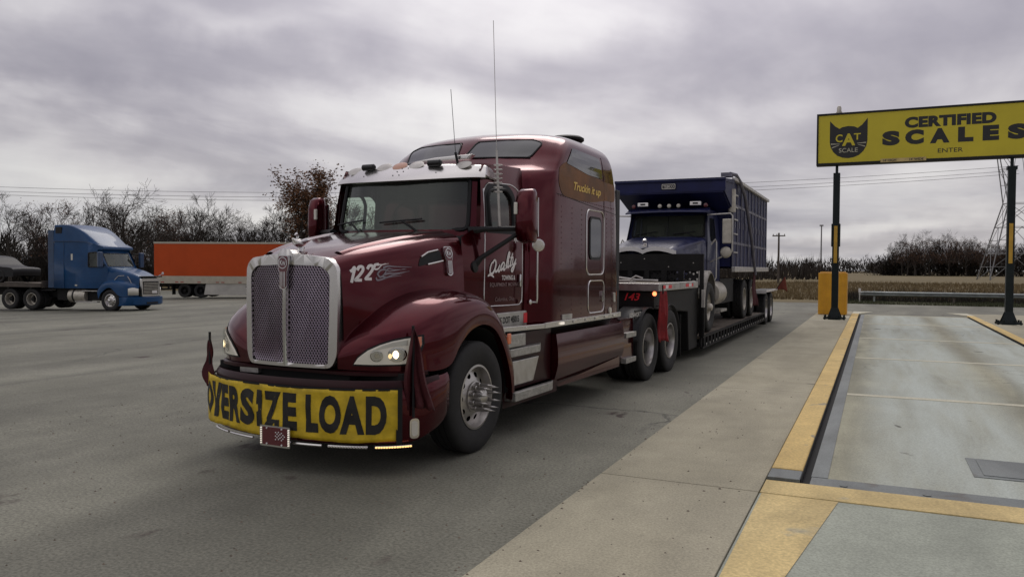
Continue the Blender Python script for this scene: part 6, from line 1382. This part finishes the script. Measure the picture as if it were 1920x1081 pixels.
for x, y, h, k in [(7.9, 283.9, 13.5, 0), (11.6, 280.0, 13.6, 2), (15.7, 281.9, 14.3, 0), (20.6, 293.0, 13.7, 1), (24.9, 299.3, 14.6, 2), (31.0, 306.5, 13.4, 1), (4.1, 289.8, 10.8, 1), (35.3, 304.1, 12.2, 0), (40.0, 299.6, 12.4, 1), (43.6, 294.7, 13.2, 0), (21.1, 280.0, 11.8, 3), (9.1, 274.5, 10.8, 3), (30.4, 286.5, 11.0, 3), (36.8, 291.6, 10.5, 3), (14, 276, 11.5, 3), (26, 283, 12, 3)]:
    place(bare[k], x, y, h/hgt[k], rt.uniform(0, 6.28), rw[k], GR)
def thicket(name, label, pts, m, stem=(1.5, 5.5), n=60, rad=2.2, seed=1, wd=.05):
    # tangled mass of thin stems and twigs
    rng = random.Random(seed); g = G()
    for (x, y, h) in pts:
        for k in range(n):
            a = rng.uniform(0, 6.28); r = rad*math.sqrt(rng.random()); px, py = x+r*math.cos(a), y+r*math.sin(a); z0 = gz(px, py)-.1
            hh = h*rng.uniform(.35, 1.0); dx, dy = rng.gauss(0, .16)*hh, rng.gauss(0, .16)*hh; q = rng.uniform(0, 3.14); c, s = math.cos(q)*wd, math.sin(q)*wd
            b = rng.uniform(0, .5); g.pts([(px-c+dx*b*.5, py-s+dy*b*.5, z0+hh*b*.6), (px+c+dx*b*.5, py+s+dy*b*.5, z0+hh*b*.6), (px+dx, py+dy, z0+hh)])
    return tag(g.build(name, m, ang=0, flip=False), kind='stuff', label=label, cat='thicket')
r8 = random.Random(3)
P = []
for k in range(150): t_ = r8.random(); P.append((-100+52*t_+r8.gauss(0, 2), 52+26*t_+r8.uniform(2, 16), r8.uniform(1.8, 3.6)+6.0*max(0, .6-t_)))
thicket('thicket', 'tangled brown undergrowth between the bare trees on the left', P, 'brush', n=130, rad=2.3, seed=2, wd=.035)
def wood(name, label, pts, m, n, sz, seed):
    # a mass of rounded leafless crowns seen from afar: each a cloud of twig-sized slivers, thinner towards its edge
    rng = random.Random(seed); g = G()
    for (x, y, h, r) in pts:
        z0 = gz(x, y)
        for k in range(n):
            d = Vector((rng.gauss(0, 1), rng.gauss(0, 1), rng.gauss(0, 1))).normalized()*rng.random()**.45
            c = Vector((x+d.x*r, y+d.y*r, z0+h*.36+d.z*h*.64)); a = (d+Vector((rng.gauss(0, .5), rng.gauss(0, .5), .5+rng.random()))).normalized(); p, q = g.frame(a)
            s_ = sz*rng.uniform(.5, 1.3); g.pts([c-p*s_*.11, c+p*s_*.11, c+a*s_])
    return tag(g.build(name, m, ang=0, flip=False), kind='stuff', label=label, cat='wood')
P = []
for k in range(330): t_ = r8.random(); hh = r8.uniform(5.5, 8.5)+1.6*math.sin(t_*37)+(2.5 if r8.random() > .9 else 0); P.append((-330+345*t_+r8.gauss(0, 4), 335+150*t_+r8.uniform(0, 25), hh, r8.uniform(2.5, 4.5)))
wood('distant_wood', 'far dark strip of woodland beyond the dry field', P, 'twig', 110, 2.4, 4)
P = []
for k in range(230): t_ = r8.random()**1.2; P.append((1+125*t_+r8.gauss(0, 2), 286+r8.uniform(0, 22)+8*t_, r8.uniform(6.0, 10.5)*(.75 if t_ < .05 else 1), r8.uniform(2.2, 3.8)))
wood('grove_undergrowth', 'dark undergrowth filling the grove across the field', P, 'twig', 170, 1.7, 6)
P = [(-70+r8.uniform(-90, 60), 150+r8.uniform(0, 40), r8.uniform(3.5, 6)) for k in range(160)]
thicket('far_thicket', 'faint far woodland seen between the bare trunks', P, 'twig', n=50, rad=4, seed=7, wd=.12)
P = []
for k in range(90): t_ = r8.random(); P.append((-100+62*t_+r8.gauss(0, 2), 56+26*t_+r8.uniform(4, 16), (7.2 if t_ < .42 else 4.2)*r8.uniform(.7, 1.05), r8.uniform(1.4, 2.6)))
wood('brushwood', 'dense dark brushwood massed behind the flatbed and the blue truck', P, 'brush', 420, .8, 12)
# tall dry grass and weeds at the field edge
def grass(name, label, box, n, h, m, seed, wd=.012):
    rng = random.Random(seed); g = G()
    for k in range(n):
        x = rng.uniform(box[0], box[1]); y = box[2]+(box[3]-box[2])*rng.random()**1.6; hh = h*rng.uniform(.4, 1.25)*(1+.35*math.sin(x*.9)*math.sin(y*.5)); q = rng.uniform(0, 3.14)
        c, s = math.cos(q)*wd*(1+y/120), math.sin(q)*wd*(1+y/120); dx, dy = rng.gauss(0, .3)*hh, rng.gauss(0, .3)*hh; z = gz(x, y)-.03
        g.pts([(x-c, y-s, z), (x+c, y+s, z), (x+dx, y+dy, z+hh)])
    return tag(g.build(name, m, ang=0, flip=False), kind='stuff', label=label, cat='grass')
grass('dry_grass', 'tall dry tan grass covering the field beyond the lot', (-45, 45, 50, 120), 70000, .34, 'grass_dry', 1, .016)
grass('weeds', 'dark weeds standing behind the guardrail', (-1.5, 40, 48.5, 58), 22000, .55, 'brush', 2, .013)
grass('verge_grass', 'short green grass along the guardrail', (-1.3, 40, 45, 52), 30000, .16, 'grass_green', 3, .012)

# loose grit and small stones on the lot and walkway
rng = random.Random(21); g = G()
for k in range(900):
    y = rng.uniform(2.0, 16)*rng.uniform(.4, 1); x = rng.uniform(-9, -.9) if rng.random() < .9 else rng.gauss(-2.12, .07)
    r = rng.uniform(.004, .011)*(1.6 if rng.random() > .96 else 1); z = gz(x, y)+(.018 if -2.1 < x < -.8 else 0); a = rng.uniform(0, 6.28)
    b = [g.v((x+r*1.3*math.cos(a+q), y+r*math.sin(a+q), z)) for q in (0, 1.7, 3.2, 4.8)]; t_ = g.v((x, y, z+r*.9))
    for i in range(4): g.face((b[i], b[(i+1) % 4], t_))
tag(g.build('grit', 'deck_wood', ang=0, flip=False), kind='stuff', label='loose grit and small stones scattered on the lot', cat='grit')
